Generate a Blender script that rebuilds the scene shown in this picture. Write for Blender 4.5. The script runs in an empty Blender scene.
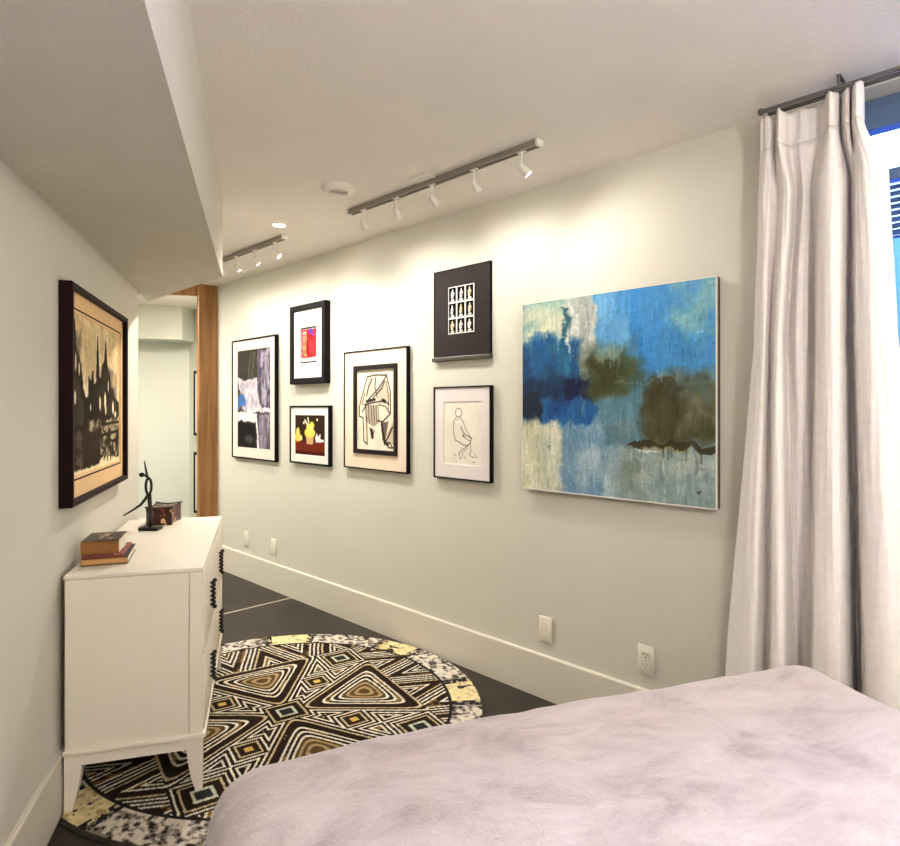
import bpy, bmesh, math, random
import numpy as np
from mathutils import Vector, Matrix, noise as mnoise

random.seed(4)
scene = bpy.context.scene
C = scene.collection
PI = math.pi

# ------------------------------------------------------------------ frames
# The gallery wall is the plane x = 0 (room on the negative side, +y runs away).
# The dresser wall is turned 28.2 degrees against it: N points into the room,
# T runs along it.  (n, t) are measured from the spot the camera stands on.
CX = -2.342
ANG = math.radians(28.2)
ND = Vector((math.cos(ANG), -math.sin(ANG), 0))
TD = Vector((math.sin(ANG), math.cos(ANG), 0))
RN = -ANG                                   # z rotation: local x = n, local y = t
H_CEIL = 2.343


def W(n, t, z=0.0):
    v = ND * n + TD * t
    return Vector((v.x + CX, v.y, z))


# ------------------------------------------------------------------ materials
def lin(c):
    return tuple(((v / 255) / 12.92 if v / 255 <= .04045 else ((v / 255 + .055) / 1.055) ** 2.4) for v in c)


def mat(name, rgb, rough=.6, var=0.0, scale=8.0, bump=0.0, bscale=60.0, metallic=0.0, sheen=0.0,
        stretch=(1, 1, 1), spec=.4, transl=0.0):
    m = bpy.data.materials.new(name)
    m.use_nodes = True
    nt = m.node_tree
    b = nt.nodes['Principled BSDF']
    b.inputs['Roughness'].default_value = rough
    b.inputs['Metallic'].default_value = metallic
    b.inputs['Specular IOR Level'].default_value = spec
    if sheen:
        b.inputs['Sheen Weight'].default_value = sheen
        b.inputs['Sheen Roughness'].default_value = .45
    tc = nt.nodes.new('ShaderNodeTexCoord')
    mp = nt.nodes.new('ShaderNodeMapping')
    mp.inputs['Scale'].default_value = stretch
    nt.links.new(tc.outputs['Object'], mp.inputs['Vector'])
    c = lin(rgb)
    n = nt.nodes.new('ShaderNodeTexNoise')
    n.inputs['Scale'].default_value = scale
    n.inputs['Detail'].default_value = 5
    nt.links.new(mp.outputs['Vector'], n.inputs['Vector'])
    r = nt.nodes.new('ShaderNodeValToRGB')
    r.color_ramp.elements[0].position = .3
    r.color_ramp.elements[1].position = .7
    r.color_ramp.elements[0].color = tuple(max(0, v * (1 - var)) for v in c) + (1,)
    r.color_ramp.elements[1].color = tuple(min(1, v * (1 + var)) for v in c) + (1,)
    nt.links.new(n.outputs['Fac'], r.inputs['Fac'])
    nt.links.new(r.outputs['Color'], b.inputs['Base Color'])
    if bump:
        n2 = nt.nodes.new('ShaderNodeTexNoise')
        n2.inputs['Scale'].default_value = bscale
        n2.inputs['Detail'].default_value = 3
        nt.links.new(mp.outputs['Vector'], n2.inputs['Vector'])
        bp = nt.nodes.new('ShaderNodeBump')
        bp.inputs['Strength'].default_value = bump
        bp.inputs['Distance'].default_value = .01
        nt.links.new(n2.outputs['Fac'], bp.inputs['Height'])
        nt.links.new(bp.outputs['Normal'], b.inputs['Normal'])
    if transl:
        tr = nt.nodes.new('ShaderNodeBsdfTranslucent')
        nt.links.new(r.outputs['Color'], tr.inputs['Color'])
        mx = nt.nodes.new('ShaderNodeMixShader')
        mx.inputs['Fac'].default_value = transl
        out = nt.nodes['Material Output']
        nt.links.new(b.outputs[0], mx.inputs[1])
        nt.links.new(tr.outputs[0], mx.inputs[2])
        nt.links.new(mx.outputs[0], out.inputs['Surface'])
    return m


def emit(name, rgb, strength):
    m = bpy.data.materials.new(name)
    m.use_nodes = True
    nt = m.node_tree
    nt.nodes.clear()
    e = nt.nodes.new('ShaderNodeEmission')
    e.inputs['Color'].default_value = lin(rgb) + (1,)
    e.inputs['Strength'].default_value = strength
    o = nt.nodes.new('ShaderNodeOutputMaterial')
    nt.links.new(e.outputs[0], o.inputs['Surface'])
    return m


def pigment(name, rough=.6, spec=.3, bump=0.0, bscale=200.0):
    """a surface whose printed or woven design is stored per point"""
    m = bpy.data.materials.new(name)
    m.use_nodes = True
    nt = m.node_tree
    b = nt.nodes['Principled BSDF']
    b.inputs['Roughness'].default_value = rough
    b.inputs['Specular IOR Level'].default_value = spec
    a = nt.nodes.new('ShaderNodeAttribute')
    a.attribute_name = 'design'
    nt.links.new(a.outputs['Color'], b.inputs['Base Color'])
    if bump:
        tc = nt.nodes.new('ShaderNodeTexCoord')
        n2 = nt.nodes.new('ShaderNodeTexNoise')
        n2.inputs['Scale'].default_value = bscale
        nt.links.new(tc.outputs['Object'], n2.inputs['Vector'])
        bp = nt.nodes.new('ShaderNodeBump')
        bp.inputs['Strength'].default_value = bump
        bp.inputs['Distance'].default_value = .01
        nt.links.new(n2.outputs['Fac'], bp.inputs['Height'])
        nt.links.new(bp.outputs['Normal'], b.inputs['Normal'])
    return m


M = {}
M['wall'] = mat('wall_paint', (206, 202, 188), .75, .012, 3, .1, 260, spec=.2)
M['wall_hall'] = mat('hall_paint', (202, 203, 190), .75, .012, 3, .1, 260, spec=.2)
M['ceiling'] = mat('ceiling_paint', (238, 231, 223), .85, .02, 4, .45, 150, spec=.15)
M['soffit'] = mat('soffit_paint', (208, 203, 190), .85, .03, 6, .45, 150, spec=.15)
M['trim'] = mat('trim_paint', (214, 207, 192), .45, .015, 5)
M['white_paint'] = mat('dresser_paint', (230, 221, 204), .4, .012, 12, .04, 300)
M['white_metal'] = mat('white_metal', (225, 220, 208), .4)
M['grey_metal'] = mat('grey_metal', (150, 143, 130), .4, metallic=.3)
M['rail_grey'] = mat('rail_grey_metal', (134, 127, 115), .4)
M['plastic'] = mat('plate_plastic', (228, 222, 205), .35)
M['dark_slot'] = mat('dark_slot', (30, 28, 26), .6)
M['black'] = mat('black_wood', (10, 8, 8), .6, .15, 20, spec=.12)
M['burgundy'] = mat('dark_burgundy_wood', (28, 8, 10), .6, .2, 12, stretch=(1, 1, .2), spec=.12)
M['iron'] = mat('black_iron', (22, 20, 20), .45)
M['rod'] = mat('dark_rod_metal', (104, 100, 98), .4, metallic=.5)
M['mount_pink'] = mat('pinkish_mount', (226, 208, 196), .8, .02, 9)
M['mount_white'] = mat('white_mount', (222, 217, 208), .8, .01, 9)
M['mount_lilac'] = mat('lilac_white_mount', (218, 209, 205), .8, .015, 9)
M['mount_cream'] = mat('cream_mount', (228, 205, 182), .8, .02, 9)
M['mount_peach'] = mat('peach_mount', (229, 190, 138), .8, .02, 9)
M['mount_ivory'] = mat('ivory_mount', (232, 220, 196), .8, .01, 9)
M['board'] = mat('dark_umber_board', (40, 32, 31), .45, .15, 6, spec=.15)
M['rail'] = mat('olive_grey_rail', (66, 62, 50), .4)
M['canvas_side'] = mat('canvas_side', (86, 72, 62), .7)
M['print'] = pigment('print_ink', .85, .04)
M['oil'] = pigment('oil_paint', .5, .3, .25, 90)
M['wool'] = pigment('rug_wool', .95, .1, .8, 260)
M['bedspread'] = None
M['mattress'] = mat('mattress_ticking', (225, 220, 212), .8)
M['dark_wood'] = mat('dark_wood', (60, 42, 32), .5, .2, 10, stretch=(1, 1, .15))
M['curtain'] = mat('linen_curtain', (246, 239, 234), .95, .03, 30, .5, 240, stretch=(1, 1, 2.2), spec=.1, transl=.08)
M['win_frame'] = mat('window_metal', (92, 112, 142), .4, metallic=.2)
M['lens'] = emit('lamp_lens', (255, 240, 215), 30)
M['lens_soft'] = mat('lamp_diffuser', (190, 184, 172), .5)
M['blue_siding'] = mat('blue_siding', (16, 62, 142), .6, .1, 6)
M['louvre'] = mat('louvre_white', (225, 228, 235), .5)
M['louvre_back'] = mat('louvre_back', (38, 48, 66), .7)
M['paper'] = mat('page_paper', (226, 216, 196), .8, .06, 40, stretch=(1, 1, 30))
M['tan_cover'] = mat('tan_cloth_cover', (190, 142, 86), .7, .06, 50)
M['brown_cover'] = mat('brown_cover', (142, 92, 46), .6, .12, 40)
M['red_cover'] = mat('red_cover', (138, 60, 52), .6, .08, 40)
M['black_cover'] = mat('black_cover', (28, 25, 24), .5)


def wood_post():
    m = bpy.data.materials.new('honey_wood')
    m.use_nodes = True
    nt = m.node_tree
    b = nt.nodes['Principled BSDF']
    b.inputs['Roughness'].default_value = .35
    tc = nt.nodes.new('ShaderNodeTexCoord')
    mp = nt.nodes.new('ShaderNodeMapping')
    mp.inputs['Scale'].default_value = (14, 14, .8)
    n = nt.nodes.new('ShaderNodeTexNoise')
    n.inputs['Scale'].default_value = 2.2
    n.inputs['Detail'].default_value = 8
    n.inputs['Distortion'].default_value = .6
    r = nt.nodes.new('ShaderNodeValToRGB')
    r.color_ramp.elements[0].position = .3
    r.color_ramp.elements[0].color = lin((122, 80, 40)) + (1,)
    r.color_ramp.elements[1].position = .72
    r.color_ramp.elements[1].color = lin((176, 126, 72)) + (1,)
    nt.links.new(tc.outputs['Object'], mp.inputs[0])
    nt.links.new(mp.outputs[0], n.inputs['Vector'])
    nt.links.new(n.outputs['Fac'], r.inputs['Fac'])
    nt.links.new(r.outputs['Color'], b.inputs['Base Color'])
    return m


def floor_mat():
    """polished dark concrete with scored joints at fixed places"""
    m = bpy.data.materials.new('dark_concrete')
    m.use_nodes = True
    nt = m.node_tree
    b = nt.nodes['Principled BSDF']
    b.inputs['Roughness'].default_value = .42
    b.inputs['Specular IOR Level'].default_value = .25
    tc = nt.nodes.new('ShaderNodeTexCoord')
    n = nt.nodes.new('ShaderNodeTexNoise')
    n.inputs['Scale'].default_value = 2.4
    n.inputs['Detail'].default_value = 9
    n.inputs['Roughness'].default_value = .65
    r = nt.nodes.new('ShaderNodeValToRGB')
    r.color_ramp.elements[0].position = .35
    r.color_ramp.elements[0].color = lin((37, 31, 27)) + (1,)
    r.color_ramp.elements[1].position = .7
    r.color_ramp.elements[1].color = lin((58, 51, 44)) + (1,)
    nt.links.new(tc.outputs['Object'], n.inputs['Vector'])
    nt.links.new(n.outputs['Fac'], r.inputs['Fac'])
    sx = nt.nodes.new('ShaderNodeSeparateXYZ')
    nt.links.new(tc.outputs['Object'], sx.inputs[0])
    # joints every metre-and-a-bit across the room, one at y = 3.9
    a = nt.nodes.new('ShaderNodeMath'); a.operation = 'SUBTRACT'; a.inputs[1].default_value = 3.9
    nt.links.new(sx.outputs['Y'], a.inputs[0])
    pp = nt.nodes.new('ShaderNodeMath'); pp.operation = 'PINGPONG'; pp.inputs[1].default_value = .62
    nt.links.new(a.outputs[0], pp.inputs[0])
    lt = nt.nodes.new('ShaderNodeMath'); lt.operation = 'LESS_THAN'; lt.inputs[1].default_value = .007
    nt.links.new(pp.outputs[0], lt.inputs[0])
    mx = nt.nodes.new('ShaderNodeMix'); mx.data_type = 'RGBA'
    nt.links.new(lt.outputs[0], mx.inputs['Factor'])
    nt.links.new(r.outputs['Color'], mx.inputs[6])
    mx.inputs[7].default_value = lin((190, 178, 158)) + (1,)
    nt.links.new(mx.outputs[2], b.inputs['Base Color'])
    return m


def velvet():
    m = bpy.data.materials.new('brushed_velvet')
    m.use_nodes = True
    nt = m.node_tree
    b = nt.nodes['Principled BSDF']
    b.inputs['Roughness'].default_value = .85
    b.inputs['Specular IOR Level'].default_value = .1
    b.inputs['Sheen Weight'].default_value = .35
    b.inputs['Sheen Roughness'].default_value = .4
    tc = nt.nodes.new('ShaderNodeTexCoord')
    n = nt.nodes.new('ShaderNodeTexNoise')
    n.inputs['Scale'].default_value = 4.5
    n.inputs['Detail'].default_value = 9
    n.inputs['Roughness'].default_value = .7
    n.inputs['Distortion'].default_value = .5
    mp = nt.nodes.new('ShaderNodeMapping')
    mp.inputs['Scale'].default_value = (1, 1.7, 1)
    mp.inputs['Rotation'].default_value = (0, 0, .5)
    nt.links.new(tc.outputs['Object'], mp.inputs[0])
    nt.links.new(mp.outputs[0], n.inputs['Vector'])
    r = nt.nodes.new('ShaderNodeValToRGB')
    e = r.color_ramp.elements
    e[0].position = .36; e[0].color = lin((168, 154, 153)) + (1,)
    e[1].position = .66; e[1].color = lin((205, 193, 191)) + (1,)
    x = e.new(.5); x.color = lin((190, 177, 176)) + (1,)
    nt.links.new(n.outputs['Fac'], r.inputs['Fac'])
    nt.links.new(r.outputs['Color'], b.inputs['Base Color'])
    n2 = nt.nodes.new('ShaderNodeTexNoise')
    n2.inputs['Scale'].default_value = 130
    nt.links.new(tc.outputs['Object'], n2.inputs['Vector'])
    bp = nt.nodes.new('ShaderNodeBump')
    bp.inputs['Strength'].default_value = .35
    bp.inputs['Distance'].default_value = .01
    nt.links.new(n2.outputs['Fac'], bp.inputs['Height'])
    nt.links.new(bp.outputs['Normal'], b.inputs['Normal'])
    return m


def patterned(name, c1, c2, c3, scale):
    m = bpy.data.materials.new(name)
    m.use_nodes = True
    nt = m.node_tree
    b = nt.nodes['Principled BSDF']
    b.inputs['Roughness'].default_value = .4
    tc = nt.nodes.new('ShaderNodeTexCoord')
    n = nt.nodes.new('ShaderNodeTexNoise')
    n.inputs['Scale'].default_value = scale
    n.inputs['Detail'].default_value = 2
    r = nt.nodes.new('ShaderNodeValToRGB')
    r.color_ramp.interpolation = 'CONSTANT'
    e = r.color_ramp.elements
    e[0].position = 0; e[0].color = lin(c1) + (1,)
    e[1].position = .56; e[1].color = lin(c2) + (1,)
    x = e.new(.64); x.color = lin(c3) + (1,)
    nt.links.new(tc.outputs['Object'], n.inputs['Vector'])
    nt.links.new(n.outputs['Fac'], r.inputs['Fac'])
    nt.links.new(r.outputs['Color'], b.inputs['Base Color'])
    return m


def glass_mat():
    m = bpy.data.materials.new('window_glass')
    m.use_nodes = True
    nt = m.node_tree
    nt.nodes.clear()
    t = nt.nodes.new('ShaderNodeBsdfTransparent')
    t.inputs['Color'].default_value = (.93, .96, 1, 1)
    g = nt.nodes.new('ShaderNodeBsdfGlossy')
    g.inputs['Roughness'].default_value = .03
    f = nt.nodes.new('ShaderNodeFresnel')
    f.inputs['IOR'].default_value = 1.45
    mx = nt.nodes.new('ShaderNodeMixShader')
    o = nt.nodes.new('ShaderNodeOutputMaterial')
    nt.links.new(f.outputs[0], mx.inputs[0])
    nt.links.new(t.outputs[0], mx.inputs[1])
    nt.links.new(g.outputs[0], mx.inputs[2])
    nt.links.new(mx.outputs[0], o.inputs['Surface'])
    return m


M['honey'] = wood_post()
M['concrete'] = floor_mat()
M['bedspread'] = velvet()
M['lacquer'] = patterned('burgundy_lacquer', (48, 18, 14), (120, 52, 30), (226, 190, 140), 38)
M['jacket'] = patterned('printed_jacket', (34, 28, 26), (150, 104, 60), (232, 222, 204), 30)
M['glass'] = glass_mat()


# ------------------------------------------------------------------ mesh helpers
class MB:
    def __init__(self):
        self.bm = bmesh.new()

    def box(self, lo, hi, bevel=0.0, seg=2):
        b = bmesh.new()
        vs = [b.verts.new((x, y, z)) for x in (lo[0], hi[0]) for y in (lo[1], hi[1]) for z in (lo[2], hi[2])]
        for f in ((0, 1, 3, 2), (4, 6, 7, 5), (0, 4, 5, 1), (2, 3, 7, 6), (0, 2, 6, 4), (1, 5, 7, 3)):
            b.faces.new([vs[i] for i in f])
        if bevel:
            bmesh.ops.bevel(b, geom=list(b.edges), offset=bevel, segments=seg, affect='EDGES', profile=.5)
        self._merge(b)
        return self

    def _merge(self, b, matrix=None):
        if matrix is not None:
            bmesh.ops.transform(b, matrix=matrix, verts=list(b.verts))
        me = bpy.data.meshes.new('tmp')
        b.to_mesh(me)
        b.free()
        self.bm.from_mesh(me)
        bpy.data.meshes.remove(me)

    def tube(self, pts, rad, seg=12, caps=True):
        pts = [Vector(p) for p in pts]
        if not hasattr(rad, '__len__'):
            rad = [rad] * len(pts)
        rings = []
        ref = None
        for i, p in enumerate(pts):
            if i == 0:
                d = pts[1] - p
            elif i == len(pts) - 1:
                d = p - pts[i - 1]
            else:
                d = (pts[i + 1] - p).normalized() + (p - pts[i - 1]).normalized()
            d.normalize()
            if ref is None:
                ref = d.orthogonal().normalized()
            else:
                ref = (ref - d * ref.dot(d))
                ref = ref.normalized() if ref.length > 1e-6 else d.orthogonal().normalized()
            o = d.cross(ref)
            rings.append([self.bm.verts.new(p + (ref * math.cos(2 * PI * k / seg) + o * math.sin(2 * PI * k / seg)) * rad[i])
                          for k in range(seg)])
        for a, b in zip(rings, rings[1:]):
            for k in range(seg):
                self.bm.faces.new((a[k], a[(k + 1) % seg], b[(k + 1) % seg], b[k]))
        if caps:
            self.bm.faces.new(rings[0][::-1])
            self.bm.faces.new(rings[-1])
        return self

    def lathe(self, prof, seg=40, origin=(0, 0, 0), close=False):
        """profile of (radius, z) round the z axis"""
        o = Vector(origin)
        rings = []
        for r, z in prof:
            if r < 1e-6:
                rings.append([self.bm.verts.new(o + Vector((0, 0, z)))])
            else:
                rings.append([self.bm.verts.new(o + Vector((r * math.cos(2 * PI * k / seg), r * math.sin(2 * PI * k / seg), z)))
                              for k in range(seg)])
        for a, b in zip(rings, rings[1:]):
            for k in range(seg):
                k2 = (k + 1) % seg
                if len(a) == 1 and len(b) == 1:
                    continue
                if len(a) == 1:
                    self.bm.faces.new((a[0], b[k], b[k2]))
                elif len(b) == 1:
                    self.bm.faces.new((a[k], b[0], a[k2]))
                else:
                    self.bm.faces.new((a[k], b[k], b[k2], a[k2]))
        return self

    def prism(self, poly, axis, a, b):
        """poly in the two remaining axes, extruded along axis from a to b"""
        def P(p, h):
            q = list(p)
            q.insert(axis, h)
            return q
        lo = [self.bm.verts.new(P(p, a)) for p in poly]
        hi = [self.bm.verts.new(P(p, b)) for p in poly]
        self.bm.faces.new(lo)
        self.bm.faces.new(hi[::-1])
        n = len(poly)
        for i in range(n):
            self.bm.faces.new((lo[i], hi[i], hi[(i + 1) % n], lo[(i + 1) % n]))
        return self

    def sphere(self, c, r, seg=16, sq=(1, 1, 1)):
        b = bmesh.new()
        bmesh.ops.create_uvsphere(b, u_segments=seg, v_segments=seg // 2 + 2, radius=r)
        self._merge(b, Matrix.Translation(c) @ Matrix.Diagonal(tuple(sq) + (1,)))
        return self

    def ring(self, x0, x1, z0, z1, w, y0, y1, w2=None, lip=0.0):
        """mitred rectangular frame in the xz plane: front at y0, back at y1, face width w"""
        w2 = w if w2 is None else w2
        def loop(a, y):
            return [self.bm.verts.new(p) for p in ((x0 + a, y, z0 + a), (x1 - a, y, z0 + a), (x1 - a, y, z1 - a), (x0 + a, y, z1 - a))]
        ls = [loop(0, y1), loop(0, y0 + lip), loop(lip, y0), loop(w - lip, y0), loop(w, y0 + lip), loop(w2, y1)]
        if lip == 0:
            ls = [ls[0], ls[1], ls[4], ls[5]]
        n = len(ls)
        for i in range(n):
            a, b = ls[i], ls[(i + 1) % n]
            for k in range(4):
                self.bm.faces.new((a[k], a[(k + 1) % 4], b[(k + 1) % 4], b[k]))
        return self

    def build(self, name, m, parent=None, smooth=False, loc=None, rotz=None):
        bmesh.ops.recalc_face_normals(self.bm, faces=list(self.bm.faces))
        me = bpy.data.meshes.new(name)
        self.bm.to_mesh(me)
        self.bm.free()
        me.materials.append(m)
        if smooth:
            for p in me.polygons:
                p.use_smooth = True
            if smooth != 'all':
                me.set_sharp_from_angle(angle=math.radians(38))
        o = bpy.data.objects.new(name, me)
        C.objects.link(o)
        if parent is not None:
            o.parent = parent
        if loc is not None:
            o.location = loc
        if rotz is not None:
            o.rotation_euler = (0, 0, rotz)
        return o


def thing(name, label, cat, loc=(0, 0, 0), rotz=0.0, group=None):
    o = bpy.data.objects.new(name, None)
    o.empty_display_size = .05
    C.objects.link(o)
    o.location = loc
    o.rotation_euler = (0, 0, rotz)
    return tag(o, label, cat, group)


def tag(o, label, cat, group=None):
    o['label'] = label
    o['category'] = cat
    if group:
        o['group'] = group
    return o


def structure(o, label=None):
    o['kind'] = 'structure'
    if label:
        o['label'] = label
    return o


# ------------------------------------------------------------------ painting helpers (numpy)
def vnoise(shape, cells, seed, octaves=3):
    """smooth value noise 0..1; cells = (rows, cols) of the coarsest octave"""
    rng = np.random.RandomState(seed)
    h, w = shape
    out = np.zeros(shape)
    amp, tot = 1.0, 0.0
    cr, cc = cells
    for _ in range(octaves):
        r, c = max(1, int(round(cr))), max(1, int(round(cc)))
        g = rng.rand(r + 2, c + 2)
        y = np.linspace(0, r, h); x = np.linspace(0, c, w)
        yi = np.minimum(y.astype(int), r); xi = np.minimum(x.astype(int), c)
        fy = y - yi; fx = x - xi
        fy = (fy * fy * (3 - 2 * fy))[:, None]; fx = (fx * fx * (3 - 2 * fx))[None, :]
        a = g[yi][:, xi]; b = g[yi][:, xi + 1]; d = g[yi + 1][:, xi]; e = g[yi + 1][:, xi + 1]
        out += amp * ((a * (1 - fx) + b * fx) * (1 - fy) + (d * (1 - fx) + e * fx) * fy)
        tot += amp
        amp *= .55
        cr *= 2; cc *= 2
    return out / tot


class Art:
    def __init__(self, nx, ny, base, aspect=1.0):
        self.nx, self.ny = nx, ny
        self.u, self.v = np.meshgrid(np.linspace(0, 1, nx), np.linspace(0, 1, ny))
        self.asp = aspect                    # height / width
        self.img = np.ones((ny, nx, 3)) * np.array(base, float)
        self.seed = 10

    def n(self, rows, cols, octv=3):
        self.seed += 1
        return vnoise((self.ny, self.nx), (rows, cols), self.seed, octv)

    def put(self, mask, col):
        mask = np.clip(mask, 0, 1)[..., None]
        self.img = self.img * (1 - mask) + np.array(col, float) * mask

    def rect(self, u0, u1, v0, v1, col, soft=.03, wob=0.0, a=1.0, streak=None):
        uu = self.u + (wob * (self.n(10, 6) - .5) if wob else 0)
        vv = self.v + (wob * (self.n(6, 12) - .5) if wob else 0)
        if wob:
            uu = uu + .022 * (self.n(50, 28, 2) - .5)
            vv = vv + .022 * (self.n(28, 50, 2) - .5)
            soft = soft * .55
        s = max(soft, 1e-4)
        mk = np.clip((uu - u0) / s + .5, 0, 1) * np.clip((u1 - uu) / s + .5, 0, 1) \
            * np.clip((vv - v0) / s + .5, 0, 1) * np.clip((v1 - vv) / s + .5, 0, 1)
        if streak:
            mk = mk * np.clip((self.n(*streak) - .5) * 3.2 + .6, 0, 1)
        self.put(mk * a, col)

    def poly(self, pts, col, a=1.0, wob=0.0):
        uu = self.u + (wob * (self.n(14, 14) - .5) if wob else 0)
        vv = self.v + (wob * (self.n(14, 14) - .5) if wob else 0)
        ins = np.zeros(self.u.shape, bool)
        k = len(pts)
        for i in range(k):
            x0, y0 = pts[i]; x1, y1 = pts[(i + 1) % k]
            if y0 == y1:
                continue
            c = ((y0 > vv) != (y1 > vv)) & (uu < (x1 - x0) * (vv - y0) / (y1 - y0) + x0)
            ins ^= c
        self.put(ins * a, col)

    def line(self, pts, wd, col, a=1.0):
        """stroke; width in units of picture width"""
        for (x0, y0), (x1, y1) in zip(pts, pts[1:]):
            ax, ay = x0, y0 * self.asp
            bx, by = x1 - x0, (y1 - y0) * self.asp
            px, py = self.u - ax, self.v * self.asp - ay
            t = np.clip((px * bx + py * by) / (bx * bx + by * by + 1e-9), 0, 1)
            d = np.hypot(px - t * bx, py - t * by)
            self.put(np.clip((wd - d) / (wd * .5) , 0, 1) * a, col)

    def warp(self, amp, rows, cols):
        """drag the wet paint about a little"""
        du = amp * (self.n(rows, cols, 4) - .5); dv = amp * (self.n(cols, rows, 4) - .5)
        j = np.clip(((self.u + du) * (self.nx - 1)).round().astype(int), 0, self.nx - 1)
        i = np.clip(((self.v + dv) * (self.ny - 1)).round().astype(int), 0, self.ny - 1)
        self.img = self.img[i, j]

    def dabs(self, count, seed):
        """short brush marks that carry a slightly lighter or darker version of the paint under them"""
        rq = random.Random(seed)
        for _ in range(count):
            u, v = rq.random(), rq.random()
            i, j = min(self.ny - 1, int(v * self.ny)), min(self.nx - 1, int(u * self.nx))
            col = self.img[i, j] * (1 + rq.uniform(-.3, .3)) + rq.uniform(-10, 14)
            a = rq.uniform(.08, .5)
            ln, wd = int(rq.uniform(3, 26)), 1 + int(rq.random() * 3)
            di, dj = (ln, wd) if rq.random() < .8 else (wd, ln // 2 + 1)
            sl = self.img[i:i + di, j:j + dj]
            sl[:] = sl * (1 - a) + np.clip(col, 0, 255) * a

    def blob(self, u, v, ru, rv, col, a=1.0, soft=.35):
        d = np.hypot((self.u - u) / ru, (self.v - v) / rv)
        self.put(np.clip((1 - d) / soft, 0, 1) * a, col)


def srgb2lin(img):
    x = np.clip(img, 0, 255) / 255.0
    return np.where(x <= .04045, x / 12.92, ((x + .055) / 1.055) ** 2.4)


def design_attr(me, rgb_lin):
    at = me.color_attributes.new('design', 'FLOAT_COLOR', 'POINT')
    n = len(rgb_lin)
    buf = np.ones((n, 4), np.float32)
    buf[:, :3] = rgb_lin
    at.data.foreach_set('color', buf.ravel())


def art_sheet(name, art, x0, x1, z0, z1, y, parent, m):
    """a printed sheet in the local xz plane, top row of the art at z1"""
    ny, nx = art.ny, art.nx
    X, Z = np.meshgrid(np.linspace(x0, x1, nx), np.linspace(z1, z0, ny))
    co = np.stack([X.ravel(), np.full(X.size, y), Z.ravel()], 1)
    idx = np.arange(nx * ny).reshape(ny, nx)
    f = np.stack([idx[1:, :-1].ravel(), idx[1:, 1:].ravel(), idx[:-1, 1:].ravel(), idx[:-1, :-1].ravel()], 1)
    me = bpy.data.meshes.new(name)
    me.from_pydata(co.tolist(), [], f.tolist())
    design_attr(me, srgb2lin(art.img).reshape(-1, 3))
    me.materials.append(m)
    o = bpy.data.objects.new(name, me)
    C.objects.link(o)
    o.parent = parent
    return o


# ================================================================== THE ROOM
Y_END = 5.2
LW_END = 3.75            # where the dresser wall stops
N_WALL = -.63
FAR_T = 7.1
outline = [W(N_WALL - .05, -1.25), W(3.40, -1.25), Vector((.08, Y_END - .02, 0)), Vector((.45, Y_END - .02, 0)), W(-.66, FAR_T),
           W(-2.6, FAR_T), W(-2.6, LW_END), W(N_WALL - .05, LW_END)]
xy = [(p.x, p.y) for p in outline]
fl = structure(MB().prism(xy, 2, -.1, 0).build('floor', M['concrete']), 'dark polished concrete floor with pale scored joints')
ce = structure(MB().prism(xy, 2, H_CEIL, H_CEIL + .1).build('ceiling', M['ceiling']), 'pale textured ceiling')


def wall_seg(name, p0, p1, z0=0.0, z1=H_CEIL, th=.1, m='wall', label=None):
    """slab whose room face runs p0 -> p1; thickness goes to the right of that direction"""
    p0 = Vector((p0.x, p0.y, 0)); p1 = Vector((p1.x, p1.y, 0))
    d = (p1 - p0); L = d.length
    o = MB().box((0, -th, z0), (L, 0, z1)).build(name, M[m], loc=p0, rotz=math.atan2(d.y, d.x))
    return structure(o, label)


def board_seg(name, p0, p1, h=.198, th=.014, label=None):
    p0 = Vector((p0.x, p0.y, 0)); p1 = Vector((p1.x, p1.y, 0))
    d = (p1 - p0); L = d.length
    prof = [(0, 0), (th, 0), (th, h - .006), (th - .004, h), (0, h)]
    o = MB().prism(prof, 0, 0, L).build(name, M['trim'], loc=p0, rotz=math.atan2(d.y, d.x))
    return structure(o, label)


# dresser wall: room face towards +n, so run it from far to near
wall_seg('wall_left', W(N_WALL, -1.2), W(N_WALL, LW_END), th=-.1)
wall_seg('wall_back', W(3.287, -1.2), W(N_WALL, -1.2), th=-.1)
wall_seg('wall_hall_return', W(N_WALL - .1, LW_END), W(-2.6, LW_END), th=-.1, m='wall_hall')
wall_seg('wall_hall_left', W(-2.6, LW_END), W(-2.6, FAR_T), th=-.1, m='wall_hall')
wall_seg('wall_hall_end', W(-2.6, FAR_T), W(-.58, FAR_T), th=-.1, m='wall_hall')
hall_corner = W(-.721, FAR_T)
wall_seg('wall_hall_right', Vector((.39, hall_corner.y + .05, 0)), Vector((.39, Y_END, 0)), th=-.1, m='wall_hall')

wall_seg('wall_hall_jamb', Vector((.45, Y_END, 0)), Vector((0, Y_END, 0)), th=-.1, m='wall_hall') if False else structure(MB().box((.0, Y_END - .06, 0), (.5, Y_END, H_CEIL)).build('wall_hall_jamb', M['wall_hall']))
# gallery wall with the window opening
WY0, WY1, WZ0, WZ1 = -1.25, .56, .92, 2.335
b = MB()
y_lo = W(3.287, -1.2).y
for (ya, yb, za, zb) in ((WY1, Y_END - .06, 0, H_CEIL), (y_lo, WY0, 0, H_CEIL), (WY0, WY1, 0, WZ0), (WY0, WY1, WZ1, H_CEIL)):
    b.box((0, ya, za), (.2, yb, zb))
structure(b.build('wall_right', M['wall']), 'long pale gallery wall hung with pictures')

board_seg('baseboard_left', W(N_WALL, LW_END), W(N_WALL, -1.2))
board_seg('baseboard_right', Vector((0, y_lo + .02, 0)), Vector((0, 5.08, 0)), label='tall pale baseboard below the gallery wall')
board_seg('baseboard_hall', W(-.74, FAR_T), W(-2.6, FAR_T))

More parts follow.
